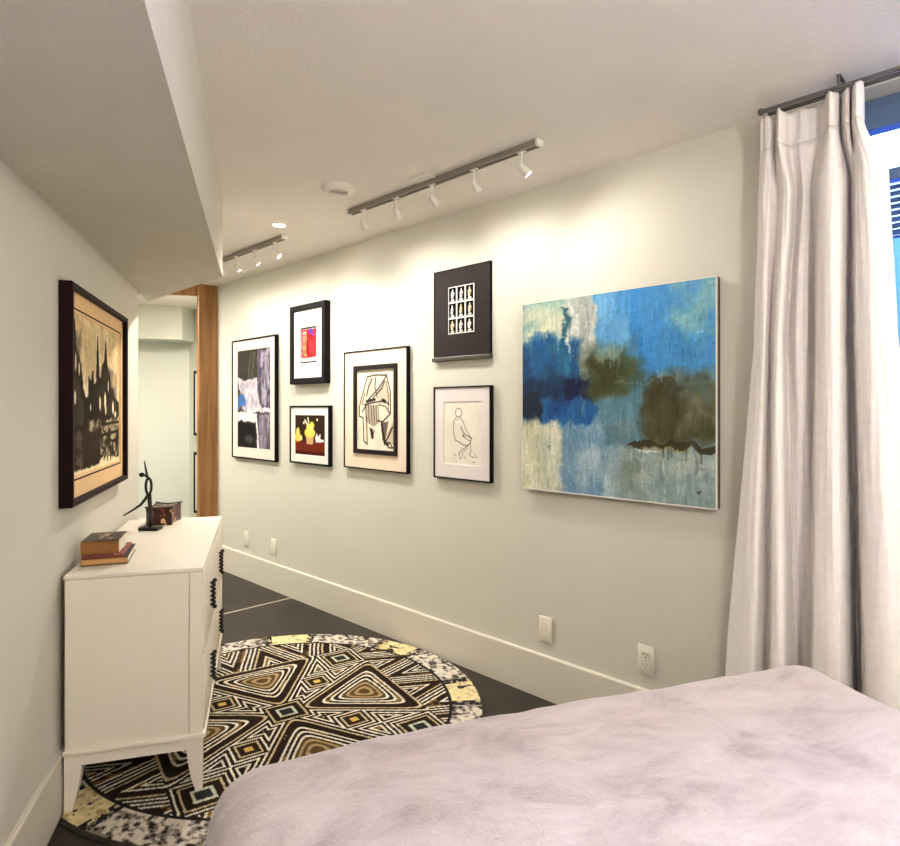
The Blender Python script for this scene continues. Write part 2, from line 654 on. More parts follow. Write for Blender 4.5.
# soffit along the dresser wall, its end cut parallel to the gallery wall
S_Z, S_N = 1.955, -.172
yd = math.tan(ANG)
pA = W(N_WALL, -1.19); pB = W(S_N, -1.19); pC = W(S_N, 3.215)
pD = Vector((pC.x, pC.y + .975, 0))
pE = W(N_WALL, LW_END)
sof = [(p.x, p.y) for p in (pA, pB, pC, pD, pE)]
structure(MB().prism(sof, 2, S_Z, H_CEIL).build('trim_1', M['soffit']), 'boxed-in soffit along the top of the left wall')

# honey coloured wooden post and header at the opening to the hall
structure(MB().box((-.16, 5.08, 0), (.03, 5.125, H_CEIL), .008).build('trim_2', M['honey']), 'honey brown wooden post at the far end of the gallery wall')
hd = W(0, 0)
p_post = Vector((-.15, 5.085, 0))
structure(MB().box((-1.9, 0, 2.245), (0, .04, H_CEIL), .004).build('trim_3', M['honey'], loc=p_post, rotz=RN), 'wooden header beam across the hall opening')
# bulkhead in the hall
bk = [W(-2.59, 6.757), W(-.739, 6.757), W(-.61, 7.09), W(-2.59, 7.09)]
structure(MB().prism([(p.x, p.y) for p in bk], 2, 2.008, H_CEIL).build('trim_4', M['wall_hall']), 'boxed bulkhead at the end of the hall')

# ------------------------------------------------------------------ window
wf = MB()
wf.ring(-WY1, -WY0, WZ0, WZ1, .045, .10, .16)
win = wf.build('window_1', M['win_frame'], rotz=-PI / 2)
structure(win, 'blue grey metal window behind the curtain, over the bed')
MB().box((-WY1 + .03, .085, 2.232), (-WY0 - .03, .15, WZ1 - .03), .004).build('blue_cast_panel', M['win_frame'], win)  # panel added here; its blue imitates daylight on the wall above the window
MB().box((-WY1 + .03, .105, 2.062), (-WY0 - .03, .155, 2.10), .003).build('transom', M['win_frame'], win)
MB().box((-.36, .105, WZ0 + .03), (-.32, .155, 2.07), .003).build('mullion', M['win_frame'], win)
MB().box((-WY1 + .03, .127, WZ0 + .03), (-WY0 - .03, .133, WZ1 - .03)).build('pane', M['glass'], win)
MB().box((-WY1 + .005, -.03, WZ0 - .03), (-WY0 - .005, .10, WZ0 - .001), .006).build('window_sill', M['trim'], win)

structure(MB().box((.2, -9, -.2), (9, 9, -.1)).build('ground', mat('paving', (120, 116, 108), .9, .1, 3)), 'paving outside the window')

# building next door, seen through the window
nb = thing('neighbouring_building', 'blue clad building with white louvres outside the window', 'building', (2.5, .1, 0))
MB().box((.05, -3.4, -.1), (.6, 3.2, 2.42)).build('wall', M['blue_siding'], nb)
MB().box((.16, -3.4, 2.42), (.6, 3.2, 2.80)).build('louvre_recess', M['louvre_back'], nb)
lv = MB()
for k in range(9):
    z = 2.435 + k * .042
    lv.prism([(.03, z), (.045, z), (.155, z + .022), (.14, z + .022)], 1, -3.4, 3.2)
lv.build('louvre_slats', M['louvre'], nb)
MB().box((0, -3.4, 2.80), (.6, 3.2, 2.86), .01).build('roof_edge', M['win_frame'], nb)

# ================================================================== PICTURES
GW = -PI / 2                       # local x to the viewer's right, local -y out of the wall
LW = PI / 2 - ANG


def gallery(name, label, y_left, y_right, z0, cat='picture'):
    return thing(name, label, cat, (0, (y_left + y_right) / 2 * 1.0052, z0), GW, 'pictures on the gallery wall')


def framed(t, w, h, depth, fw, fm, mount, mg, art, recess=.006, lip=.002):
    """frame, mount with an opening, printed sheet; mg = margins left, right, bottom, top inside the picture edge"""
    MB().ring(-w / 2, w / 2, 0, h, fw, -depth, -.001, lip=lip).build('frame', fm, t)
    y = -depth + recess
    l, r, bo, to = mg
    x0, x1, z0, z1 = -w / 2 + l, w / 2 - r, bo, h - to
    a = fw - .001
    bm_ = MB()
    o4 = [(-w / 2 + a, y, a), (w / 2 - a, y, a), (w / 2 - a, y, h - a), (-w / 2 + a, y, h - a)]
    i4 = [(x0, y, z0), (x1, y, z0), (x1, y, z1), (x0, y, z1)]
    k4 = [(p[0] + (.0016 if p[0] < 0 else -.0016), y + .003, p[2] + (.0016 if p[2] < h / 2 else -.0016)) for p in i4]
    O = [bm_.bm.verts.new(p) for p in o4]; I = [bm_.bm.verts.new(p) for p in i4]; K = [bm_.bm.verts.new(p) for p in k4]
    for k in range(4):
        j = (k + 1) % 4
        bm_.bm.faces.new((O[k], O[j], I[j], I[k]))
        bm_.bm.faces.new((I[k], I[j], K[j], K[k]))
    bm_.build('mount', mount, t)
    art_sheet('print', art, x0 - .002, x1 + .002, z0 - .002, z1 + .002, y + .0032, t, M['print'])
    MB().box((-w / 2 + a, y + .005, a), (w / 2 - a, -.002, h - a)).build('backing_board', M['dark_slot'], t)
    return x0, x1, z0, z1


# --- 1: tall photograph-like print
t = gallery('framed_print', 'tall black framed print of grey and lilac shapes with a small blue patch', 4.743, 4.066, .937)
A = Art(90, 130, (70, 66, 66), 1.5)
A.rect(0, .63, 0, .42, (62, 58, 50), .02)
for x in (.42, .5, .55):
    A.line([(x, .04), (x - .1, .33)], .008, (120, 118, 108), .8)
A.rect(.63, 1, 0, .62, (108, 98, 112), .04, .08)
A.rect(.66, 1, 0, .6, (62, 56, 68), .02, .05, .8, (5, 18))
A.rect(.72, .96, .02, .55, (196, 188, 204), .04, .1, .7, (9, 14))
A.poly([(0, .26), (.2, .31), (.6, .3), (.62, .45), (.68, .55), (1, .6), (1, .64), (.66, .62), (.4, .62), (.15, .6), (.25, .5), (.05, .38)], (203, 194, 200), 1, .04)
A.rect(.1, .6, .3, .6, (150, 140, 150), .05, .1, .6, (14, 10))
A.poly([(0, .46), (.2, .44), (.28, .55), (0, .6)], (66, 108, 170), .9, .03)
A.poly([(0, .64), (.4, .61), (.56, .66), (.56, .73), (0, .72)], (226, 216, 212), 1, .02)
A.rect(0, .56, .74, 1, (34, 30, 30), .02)
A.blob(.35, .9, .16, .05, (80, 76, 74), .7)
A.rect(.64, 1, .63, 1, (80, 72, 84), .03, .06)
A.rect(.66, 1, .64, 1, (160, 150, 164), .03, .06, .7, (7, 14))
A.line([(.56, .66), (.62, .82), (.63, 1)], .03, (232, 226, 226))
A.warp(.05, 8, 6)
A.img *= (1 + .35 * (A.n(30, 22, 3) - .5))[..., None]
framed(t, .677, .921, .03, .012, M['black'], M['mount_pink'], (.085, .08, .085, .085), A)

# --- 2: thick black frame with a small red print
t = gallery('framed_print', 'thick black frame with a small red print on a wide white mount', 3.85, 3.42, 1.489)
A = Art(70, 86, (205, 44, 48), 1.2)
A.rect(0, 1, 0, 1, (236, 232, 226), .01)
A.rect(.09, .93, .07, .84, (206, 42, 50), .02, .03)
A.rect(.55, .93, .35, .84, (226, 60, 62), .03, .06)
A.poly([(.14, .12), (.36, .12), (.4, .3), (.34, .55), (.38, .8), (.16, .82)], (226, 200, 186), .9, .08)
A.rect(.1, .93, .07, .84, (150, 26, 36), .03, .1, .6, (9, 7))
A.line([(.3, .2), (.34, .45), (.24, .62), (.34, .82)], .05, (214, 120, 40))
A.line([(.42, .34), (.44, .7)], .035, (60, 30, 48))
A.blob(.62, .13, .16, .08, (76, 66, 160))
A.blob(.8, .22, .12, .08, (120, 60, 130), .8)
for s in (([(0, 0), (1, 0)]), ([(0, 1), (1, 1)]), ([(0, 0), (0, 1)]), ([(1, 0), (1, 1)])):
    A.line(s, .085, (24, 18, 20))
A.rect(.1, .9, .87, .93, (240, 238, 232), .01)
framed(t, .43, .535, .045, .04, M['black'], M['mount_white'], (.118, .112, .138, .155), A, recess=.012, lip=.004)

# --- 3: fruit still life
t = gallery('framed_print', 'small black framed still life of yellow fruit in a basket', 3.876, 3.394, .948)
A = Art(90, 74, (52, 36, 24), .8)
A.rect(0, 1, 0, .66, (50, 36, 26), .02, .05)
A.rect(0, 1, .66, 1, (104, 40, 24), .03, .02)
A.rect(0, 1, .9, 1, (70, 26, 18), .05, .02)
A.poly([(.36, .5), (.64, .5), (.6, .72), (.41, .72)], (196, 158, 104), 1, .02)
for u, v in ((.4, .44), (.52, .4), (.6, .44), (.46, .3), (.57, .26), (.5, .48)):
    A.blob(u, v, .09, .11, (236, 208, 92))
A.blob(.55, .34, .05, .06, (250, 234, 150))
A.blob(.1, .56, .13, .14, (228, 188, 78)); A.blob(.1, .42, .07, .12, (238, 204, 104)); A.blob(.2, .58, .06, .08, (240, 214, 130))
A.line([(.34, .14), (.4, .22)], .03, (232, 224, 200)); A.line([(.44, .08), (.46, .18)], .025, (232, 224, 200))
A.blob(.74, .12, .035, .04, (236, 226, 200)); A.blob(.3, .2, .03, .04, (232, 224, 200))
A.poly([(.68, .56), (.72, .44), (.77, .54), (.84, .46), (.84, .58), (.95, .6), (.95, .66), (.7, .66)], (232, 222, 214), 1, .02)
framed(t, .482, .395, .03, .012, M['black'], M['mount_white'], (.062, .055, .062, .064), A)

# --- 4: double framed drapery drawing
t = gallery('framed_drawing', 'ink drawing of draped cloth in a dark inner frame on a wide cream mount', 3.242, 2.64, .957)
A = Art(100, 150, (226, 212, 190), 1.32)
A.rect(0, 1, 0, 1, (204, 190, 166), .2, .3, .5, (6, 5))
INK = (40, 30, 28)


def ink(pts, w=.022, col=INK, a=.95):
    A.line([((x - 150) / 205, (y - 225) / 465) for x, y in pts], w * .62, col, a)


def wash(pts, col=(150, 136, 118), a=.7):
    A.poly([((x - 150) / 205, (y - 225) / 465) for x, y in pts], col, a, .02)


wash([(215, 275), (250, 275), (248, 370), (205, 410), (180, 440)], (190, 176, 156))
wash([(300, 280), (325, 360), (325, 420), (270, 430), (262, 350)], (172, 158, 138))
wash([(195, 430), (262, 430), (262, 540), (240, 560), (200, 520)], (150, 136, 118))
wash([(280, 530), (320, 520), (305, 640), (290, 630)], (84, 70, 62), .9)
wash([(310, 600), (345, 520), (345, 650), (320, 650)], (170, 154, 132))
for p in ([(210, 270), (190, 340), (165, 440), (165, 495), (185, 505), (190, 640), (208, 656)],
          [(210, 270), (250, 262), (310, 266)], [(310, 266), (330, 360), (330, 480), (290, 525), (262, 520)],
          [(310, 270), (268, 340), (205, 412)], [(255, 272), (250, 330), (262, 390)], [(300, 300), (285, 340), (240, 390)],
          [(235, 280), (215, 330), (205, 380)], [(190, 430), (240, 418), (300, 408), (322, 430)],
          [(180, 470), (205, 430)], [(205, 500), (208, 656)]):
    ink(p, .026)
for x in (200, 215, 230, 243, 256, 266):
    ink([(x, 432), (x + 2, 490), (x + 5, 545 - abs(x - 235) * .4)], .02)
ink([(205, 412), (228, 405), (250, 400)], .05)
ink([(290, 405), (302, 412)], .06)
ink([(270, 430), (305, 440), (325, 475)], .02)
ink([(232, 575), (236, 612)], .07); ink([(222, 560), (236, 622), (246, 575)], .025)
ink([(285, 540), (300, 640), (318, 655)], .05); ink([(340, 555), (318, 610), (300, 650)], .035)
ink([(300, 642), (325, 640), (342, 668), (320, 668), (312, 648)], .024)
ink([(310, 300), (322, 400), (318, 470)], .018); ink([(195, 360), (178, 430)], .02)
x0, x1, z0, z1 = framed(t, .602, .717, .027, .008, M['black'], M['mount_cream'], (.128, .112, .118, .116), A)
MB().ring(x0 - .024, x1 + .024, z0 - .024, z1 + .024, .027, -.031, -.020, lip=.002).build('inner_frame', mat('umber_wood', (30, 22, 19), .5, .15, 20, spec=.12), t)

# --- 5: dark poster with a grid of photographs
t = gallery('hanging_poster', 'dark brown poster with nine small sculpture photographs above a bottom rail', 2.438, 2.035, 1.57)
w, h = .403, .48
MB().box((-w / 2, -.014, .02), (w / 2, -.002, h), .002).build('poster_board', M['board'], t)
MB().ring(-w / 2, w / 2, .02, h, .004, -.0155, -.0025).build('edge_strip', M['black'], t)
MB().box((-w / 2 - .004, -.028, 0), (w / 2 + .006, -.001, .022), .004).build('bottom_rail', M['rail'], t)
gx0, gz1, gw, gh = -.088, .384, .184, .245
MB().box((gx0 - .006, -.0165, gz1 - gh - .006), (gx0 + gw + .006, -.0135, gz1 + .006)).build('black_panel', M['dark_slot'], t)
MB().box((gx0, -.0185, gz1 - gh), (gx0 + gw, -.016, gz1), .001).build('white_mount', M['mount_white'], t)
cw, ch = gw / 3, gh / 3
for r in range(3):
    for c in range(3):
        A = Art(22, 30, (18, 16, 16), 1.3)
        rr = random.Random(r * 3 + c + 5)
        dx = rr.uniform(-.08, .08)
        col = (236, 216, 176) if rr.random() < .6 else (238, 232, 224)
        A.blob(.5 + dx, .46, .27 + rr.uniform(-.08, .06), .22, col)
        A.blob(.5 + dx, .22, .1, .12, col)
        A.blob(.45 + dx, .66, .2, .16, col)
        A.blob(.5, .9, .3, .1, (232, 226, 216))
        A.blob(.56 + dx, .5, .11, .13, (150, 92, 52) if rr.random() < .5 else (176, 140, 84), .75)
        A.blob(.68 + dx, .66, .1, .1, (60, 44, 34), .7)
        x = gx0 + c * cw
        z = gz1 - (r + 1) * ch
        art_sheet('photograph', A, x + .005, x + cw - .005, z + .005, z + ch - .005, -.0188, t, M['print'])

# --- 6: line sketch of a seated figure
t = gallery('framed_drawing', 'pale framed line sketch of a seated figure below the dark poster', 2.432, 2.026, .956)
A = Art(100, 130, (226, 219, 204), 1.23)
A.rect(0, 1, 0, 1, (212, 204, 188), .3, .3, .6, (4, 4))
PEN = (84, 76, 70)
th_ = np.linspace(0, 2 * PI, 20)
A.line([(.41 + .085 * math.cos(a), .18 + .068 * math.sin(a)) for a in th_], .010, PEN, .85)
for p, wd in (([(.36, .24), (.28, .32), (.27, .48), (.32, .61)], .014), ([(.45, .24), (.53, .32), (.62, .46), (.72, .55)], .013),
              ([(.47, .4), (.53, .48), (.6, .53), (.75, .57)], .02), ([(.51, .54), (.6, .58), (.72, .62)], .014),
              ([(.52, .52), (.56, .56)], .024), ([(.32, .61), (.42, .64), (.53, .68), (.64, .69), (.72, .64), (.74, .57)], .017),
              ([(.66, .69), (.5, .76), (.42, .82), (.46, .91)], .015), ([(.72, .64), (.73, .76), (.7, .84), (.78, .86)], .014),
              ([(.66, .72), (.52, .8), (.5, .9)], .010), ([(.30, .84), (.34, .86)], .014), ([(.8, .8), (.88, .86), (.78, .87)], .009),
              ([(.76, .94), (.84, .94)], .012), ([(.35, .3), (.44, .27)], .009), ([(.56, .86), (.58, .9)], .01)):
    A.line(p, wd * .8, PEN, .85)
A.line([(0, 0), (1, 0)], .016, (96, 86, 80)); A.line([(1, 0), (1, 1)], .012, (190, 180, 168)); A.line([(0, 0), (0, 1)], .010, (150, 140, 128))
framed(t, .406, .481, .026, .008, M['black'], M['mount_lilac'], (.072, .068, .078, .079), A)

# --- 7: the large abstract canvas
t = gallery('abstract_picture', 'large unframed abstract canvas in blue, teal, olive and grey', 1.828, .927, .952, 'painting')
w, h = .901, .854
A = Art(300, 284, (128, 158, 170), .95)
A.rect(0, .46, -.1, .42, (178, 192, 178), .05, .06)
A.rect(0, .28, 0, .22, (190, 200, 174), .05, .05)
A.rect(0, .27, 0, .2, (128, 172, 166), .05, .1, .8, (12, 4))
A.rect(.02, .26, .07, .17, (224, 218, 186), .03, .06, .8, (16, 3))
A.rect(.25, .285, .05, .22, (36, 92, 104), .015, .02)
A.rect(.29, .44, 0, .42, (196, 200, 192), .04, .05)
A.rect(.29, .44, 0, .42, (150, 158, 150), .04, .05, .7, (5, 20))
A.rect(.33, .46, 0, .14, (206, 196, 176), .05, .1, .6, (6, 16))
A.rect(.43, 1.1, -.1, .46, (72, 146, 206), .04, .04)
A.rect(.43, .62, -.1, .3, (112, 170, 208), .06, .1, .8, (3, 12))
A.rect(.62, .76, -.1, .5, (28, 122, 208), .05, .06, .95, (2, 10))
A.rect(.8, 1.1, -.1, .24, (116, 178, 190), .06, .1, .9, (6, 6))
A.rect(.76, 1.1, .0, .3, (150, 196, 196), .08, .2, .6, (10, 8))
A.rect(.72, 1.1, .2, .4, (62, 138, 192), .06, .08, .7, (6, 10))
A.rect(-.1, .36, .2, .62, (22, 82, 132), .07, .08)
A.rect(-.1, .4, .36, .62, (12, 40, 72), .1, .2, .8, (7, 6))
A.rect(.08, .3, .22, .42, (44, 116, 142), .06, .1, .8, (6, 7))
A.rect(-.1, .14, .2, .42, (14, 88, 156), .06, .1, .8, (5, 5))
A.rect(-.1, .42, .42, .56, (14, 36, 72), .04, .06, .9, (6, 5))
A.rect(-.1, .22, .5, .62, (14, 28, 48), .04, .07, .95)
A.rect(.27, .405, .41, .52, (10, 16, 56), .02, .03)
A.rect(.12, .46, .52, .68, (30, 92, 150), .04, .06)
A.rect(.14, .4, .52, .64, (10, 52, 118), .05, .12, .8, (7, 9))
A.rect(.4, .66, .26, .5, (70, 84, 56), .14, .12)
A.rect(.4, .58, .32, .5, (56, 58, 26), .10, .1, .9, (5, 7))
A.rect(.44, .66, .28, .34, (134, 158, 140), .03, .1, .7, (8, 10))
A.rect(.58, .68, .3, .52, (62, 118, 140), .05, .1, .6, (3, 10))
A.rect(.44, .7, .5, .74, (92, 134, 152), .05, .06)
A.rect(.44, .7, .5, .8, (72, 112, 122), .05, .1, .6, (10, 8))
A.rect(.44, .72, .64, .78, (124, 136, 132), .06, .1, .6, (12, 12))
A.rect(.68, 1.1, .41, .74, (74, 72, 44), .10, .06)
A.rect(.82, .98, .43, .52, (92, 128, 132), .04, .2, .6, (16, 9))
A.rect(.70, .86, .46, .72, (48, 42, 16), .05, .08, .85, (3, 7))
A.rect(.84, 1.1, .44, .66, (104, 106, 84), .06, .12, .7, (14, 8))
A.rect(.86, 1.1, .53, .6, (140, 138, 118), .03, .1, .5, (18, 12))
A.rect(.72, 1.1, .4, .45, (150, 176, 176), .03, .08, .8, (10, 12))
A.rect(-.1, 1.1, .76, 1.1, (140, 164, 172), .05, .06)
A.rect(.22, .48, .66, 1.1, (138, 166, 182), .06, .08)
A.rect(.24, .5, .66, 1.1, (86, 132, 162), .08, .12, .7, (8, 9))
A.rect(.36, .56, .78, 1.1, (186, 200, 204), .08, .1, .7, (4, 12))
A.rect(.56, 1.1, .76, 1.1, (142, 160, 154), .06, .08, .9)
A.rect(.58, .72, .8, 1.1, (112, 122, 106), .08, .12, .7, (5, 9))
A.rect(.66, 1.1, .76, .98, (176, 186, 178), .06, .15, .75, (12, 9))
A.rect(.76, 1.1, .86, 1.1, (120, 148, 152), .06, .15, .7, (10, 9))
A.rect(-.1, .24, .63, 1.1, (198, 198, 168), .05, .06)
A.rect(-.1, .24, .64, 1.1, (226, 224, 200), .05, .05, .8, (3, 16))
A.rect(-.1, .06, .64, 1.1, (162, 160, 112), .05, .08, .7, (4, 8))
A.rect(.13, .24, .7, 1.1, (178, 190, 178), .05, .06, .6, (3, 14))
A.poly([(.60, .735), (.68, .712), (.84, .722), (1.01, .752), (1.01, .785), (.84, .765), (.68, .757)], (52, 42, 18), .92, .04)
A.poly([(.66, .745), (.8, .755), (.9, .77), (.8, .775)], (164, 148, 92), .8, .03)
A.line([(.66, .765), (.76, .78)], .006, (216, 214, 196))
for p in ([(.16, .77), (.165, .78)], [(.92, .93), (.925, .93)]):
    A.line(p, .008, (40, 44, 46))
A.line([(.3, .03), (.31, .12), (.29, .2), (.3, .28)], .006, (226, 226, 212), .7)
A.line([(.38, .05), (.4, .2), (.37, .34)], .006, (110, 120, 116), .5)
for k in range(26):
    rq = random.Random(k)
    u, v = rq.uniform(0, 1), rq.uniform(0, 1)
    L = rq.uniform(.05, .2)
    lightc = rq.random() < .55
    A.line([(u, v), (u + rq.uniform(-.01, .01), v + L)] if rq.random() < .6 else [(u, v), (u + L, v + rq.uniform(-.01, .01))], rq.uniform(.003, .008), (212, 216, 204) if lightc else (48, 70, 84), rq.uniform(.15, .4))
A.warp(.07, 9, 9)
A.warp(.035, 30, 16)
A.dabs(1500, 11)
A.img *= .94 * (1 + .16 * (A.n(60, 70, 3) - .5) + .14 * (A.n(14, 90, 3) - .5) + .08 * (A.n(110, 110, 2) - .5))[..., None]
MB().box((-w / 2 + .002, -.033, .002), (w / 2 - .002, -.0003, h - .002)).build('stretcher', M['canvas_side'], t)
MB().ring(-w / 2, w / 2, 0, h, .004, -.036, -.027).build('edge_strip', M['white_metal'], t)
art_sheet('painted_canvas', A, -w / 2 + .003, w / 2 - .003, .003, h - .003, -.0345, t, M['oil'])

# --- 8: print of spires on the dresser wall
t = thing('framed_print', 'deep dark burgundy framed print of dark spires with a peach mount above the dresser', 'picture', W(N_WALL, 2.794, .994), LW)
A = Art(150, 130, (224, 202, 158), .77)
A.rect(0, 1, 0, .5, (236, 220, 184), .1, .3, .8, (3, 8))
A.rect(0, 1, 0, .45, (186, 158, 112), .05, .2, .55, (4, 14))
DK = (46, 38, 30)
sky_line = [(0, .06), (.03, .03), (.055, .05), (.07, .2), (.13, .26), (.17, .36), (.2, .46), (.24, .52), (.28, .5), (.29, .37), (.34, .40), (.36, .33), (.39, .33),
            (.4, .42), (.44, .4), (.455, .2), (.478, .04), (.5, .2), (.515, .36), (.55, .37), (.58, .28), (.62, .24), (.645, .12), (.66, .065), (.68, .14),
            (.7, .26), (.76, .33), (.8, .42), (.86, .44), (.9, .5), (1, .54)]
A.poly(sky_line + [(1, .97), (.56, .93), (.5, .98), (0, 1)], DK, 1, .015)
A.rect(0, .22, .12, .7, (88, 78, 66), .06, .1, .6, (8, 10))
A.rect(.5, .95, .3, .62, (78, 66, 54), .06, .1, .55, (10, 10))
PALE = (232, 218, 184)
for u, v, ru, rv in ((.06, .3, .012, .07), (.12, .34, .012, .05), (.05, .52, .02, .05), (.53, .55, .022, .06), (.645, .53, .026, .075), (.66, .6, .02, .04), (.84, .58, .026, .06), (.9, .63, .03, .03), (.2, .42, .012, .06), (.72, .42, .012, .05), (.33, .58, .01, .03)):
    A.blob(u, v, ru, rv, PALE)
A.rect(.3, 1, .66, .72, (214, 196, 156), .02, .05, .9, (12, 14))
A.rect(.55, 1, .72, .97, (206, 188, 148), .04, .1, .85, (12, 12))
for p in ([(.55, .7), (1, .69)], [(.6, .74), (.8, .83), (.98, .84)], [(.62, .95), (.72, .8), (.7, .97)], [(.8, .88), (.88, .82), (.95, .88), (.88, .94), (.8, .88)],
          [(.56, .86), (.64, .88), (.56, .93)], [(.75, .78), (.78, .97)], [(.92, .72), (.96, .95)], [(.5, .78), (1, .76)]):
    A.line(p, .012, DK)
A.rect(.28, .5, .66, .74, (200, 184, 148), .02, .08, .8, (12, 14))
A.rect(0, .5, .72, .94, (58, 46, 38), .05, .1, .8)
A.rect(.06, .16, .74, .95, (112, 98, 84), .03, .1, .6, (14, 8))
A.rect(0, 1, .975, 1.1, (226, 208, 172), .02, .02)
A.img *= (1.04 + .22 * (A.n(34, 30, 3) - .5))[..., None]
x0, x1, z0, z1 = framed(t, .91, .748, .042, .02, M['burgundy'], M['mount_peach'], (.085, .085, .095, .09), A, recess=.02, lip=.003)
MB().ring(x0 - .016, x1 + .016, z0 - .016, z1 + .016, .006, -.0228, -.0215).build('mount_line', M['burgundy'], t)

# --- two dark frames in the hall, seen edge on
for zz, hh, wd_ in ((1.05, .66, 'upper'), (.26, .62, 'lower')):
    t = thing('hall_picture', '%s of two black framed pictures on the hall wall beside the wooden post' % wd_, 'picture', (.39, 6.15, zz), GW, 'pictures in the hall')
    A = Art(24, 30, (120, 116, 108), 1.2)
    A.rect(.1, .9, .5, .95, (70, 70, 66), .2, .2)
    framed(t, .52, hh, .032, .03, M['black'], M['mount_white'], (.1, .1, .1, .1), A)


# ================================================================== CEILING LIGHTS
TX = -.412


def spot_lamp(name, loc, target, energy, size, blend, col=(1, .955, .89), rad=.02):
    l = bpy.data.lights.new(name, 'SPOT')
    l.energy = energy; l.spot_size = math.radians(size); l.spot_blend = blend
    l.color = col; l.shadow_soft_size = rad
    o = bpy.data.objects.new(name, l)
    C.objects.link(o)
    o.location = loc
    o.rotation_euler = (Vector(target) - Vector(loc)).to_track_quat('-Z', 'Y').to_euler()
    return o


def track_light(label, y0, y1, heads, canopy_y):
    t = thing('track_light', label, 'track light', (TX, (y0 + y1) / 2, H_CEIL), 0, 'track lights along the gallery wall')
    yc = (y0 + y1) / 2
    prof = [(-.017, -.001), (-.017, -.024), (-.008, -.024), (-.008, -.012), (.008, -.012), (.008, -.024), (.017, -.024), (.017, -.001)]
    MB().prism(prof, 1, y0 - yc, y1 - yc).build('track_rail', M['rail_grey'], t)
    MB().box((-.019, y0 - yc - .012, -.026), (.019, y0 - yc, -.001), .002).build('end_cap', M['white_metal'], t)
    MB().box((-.019, y1 - yc, -.026), (.019, y1 - yc + .012, -.001), .002).build('end_cap', M['white_metal'], t)
    MB().box((-.085, canopy_y - yc - .06, -.008), (-.02, canopy_y - yc + .06, -.0005), .002).build('canopy', M['white_metal'], t)
    for (y, aim, en) in heads:
        o = Vector((0, y - yc, -.02))
        k = MB()
        k.box(o + Vector((-.008, -.018, -.006)), o + Vector((.008, .018, 0)), .001)
        k.tube([o, o + Vector((0, 0, -.055))], .0055, 10)
        k.sphere(o + Vector((0, 0, -.06)), .010, 12)
        hd = k.build('spot_head', M['white_metal'], t, smooth=True)
        piv = o + Vector((0, 0, -.06))
        world_piv = Vector((TX, yc, H_CEIL)) + piv
        d = (Vector(aim) - world_piv).normalized()
        q = d.to_track_quat('Z', 'Y').to_matrix().to_4x4()
        s = MB()
        s.lathe([(0, -.009), (.009, -.009), (.012, -.004), (.0145, .016), (.0175, .036), (.0175, .041), (.0155, .041), (.014, .035), (0, .035)], 22)
        bmesh.ops.transform(s.bm, matrix=Matrix.Translation(piv) @ q, verts=list(s.bm.verts))
        s.build('lamp_cup', M['white_metal'], hd, smooth=True)
        l = MB()
        l.lathe([(0, .0405), (.009, .040), (.0142, .038), (.0142, .0355), (0, .0355)], 20)
        bmesh.ops.transform(l.bm, matrix=Matrix.Translation(piv) @ q, verts=list(l.bm.verts))
        l.build('lamp_lens', M['lens'], hd, smooth=True)
        spot_lamp('track_spot', world_piv + d * .050, aim, en, 125, 1.0)
    return t


SP = 4.9
track_light('five headed white track light nearest the curtain', 1.457, 2.65,
            [(1.537, (-.01, 1.22, 1.72), SP * 1.2), (1.79, (-.01, 1.72, 1.75), SP), (2.045, (-.01, 1.92, 1.8), SP), (2.294, (-.01, 2.42, 1.75), SP), (2.547, (-.01, 2.62, 1.72), SP)], 2.06)
track_light('five headed track light at the far end, partly behind the soffit', 3.311, 4.5,
            [(3.42, (-.01, 2.98, 1.72), SP), (3.671, (-.01, 3.5, 1.75), SP), (3.918, (-.01, 3.78, 1.72), SP), (4.122, (-.01, 4.1, 1.75), SP), (4.362, (-.01, 4.5, 1.72), SP)], 4.0)

# unlit round ceiling light
t = thing('ceiling_light', 'round white ceiling light, unlit, beside the near track light', 'ceiling light', (-.654, 2.417, H_CEIL))
MB().lathe([(.078, -.0005), (.078, -.008), (.070, -.020), (.062, -.026), (.046, -.026), (.043, -.020), (.043, -.012)], 48).build('trim_ring', M['white_metal'], t, smooth=True)
MB().lathe([(0, -.017), (.030, -.0165), (.0432, -.0135), (.0432, -.011), (0, -.011)], 40).build('diffuser', M['lens_soft'], t, smooth=True)
# lit recessed downlight
t = thing('downlight', 'small lit recessed downlight above the far track light', 'ceiling light', (-.547, 3.13, H_CEIL))
MB().lathe([(.046, -.0005), (.046, -.006), (.040, -.010), (.033, -.010), (.031, -.004), (.031, -.001)], 40).build('trim_ring', M['white_metal'], t, smooth=True)
MB().lathe([(0, -.006), (.02, -.0055), (.0312, -.0035), (.0312, -.001), (0, -.001)], 30).build('lamp_lens', M['lens'], t, smooth=True)
spot_lamp('downlight_lamp', (-.547, 3.13, H_CEIL - .02), (-.547, 3.13, 0), 60, 150, .8, rad=.04)

# ================================================================== WALL PLATES
GP = 'wall plates along the gallery wall'


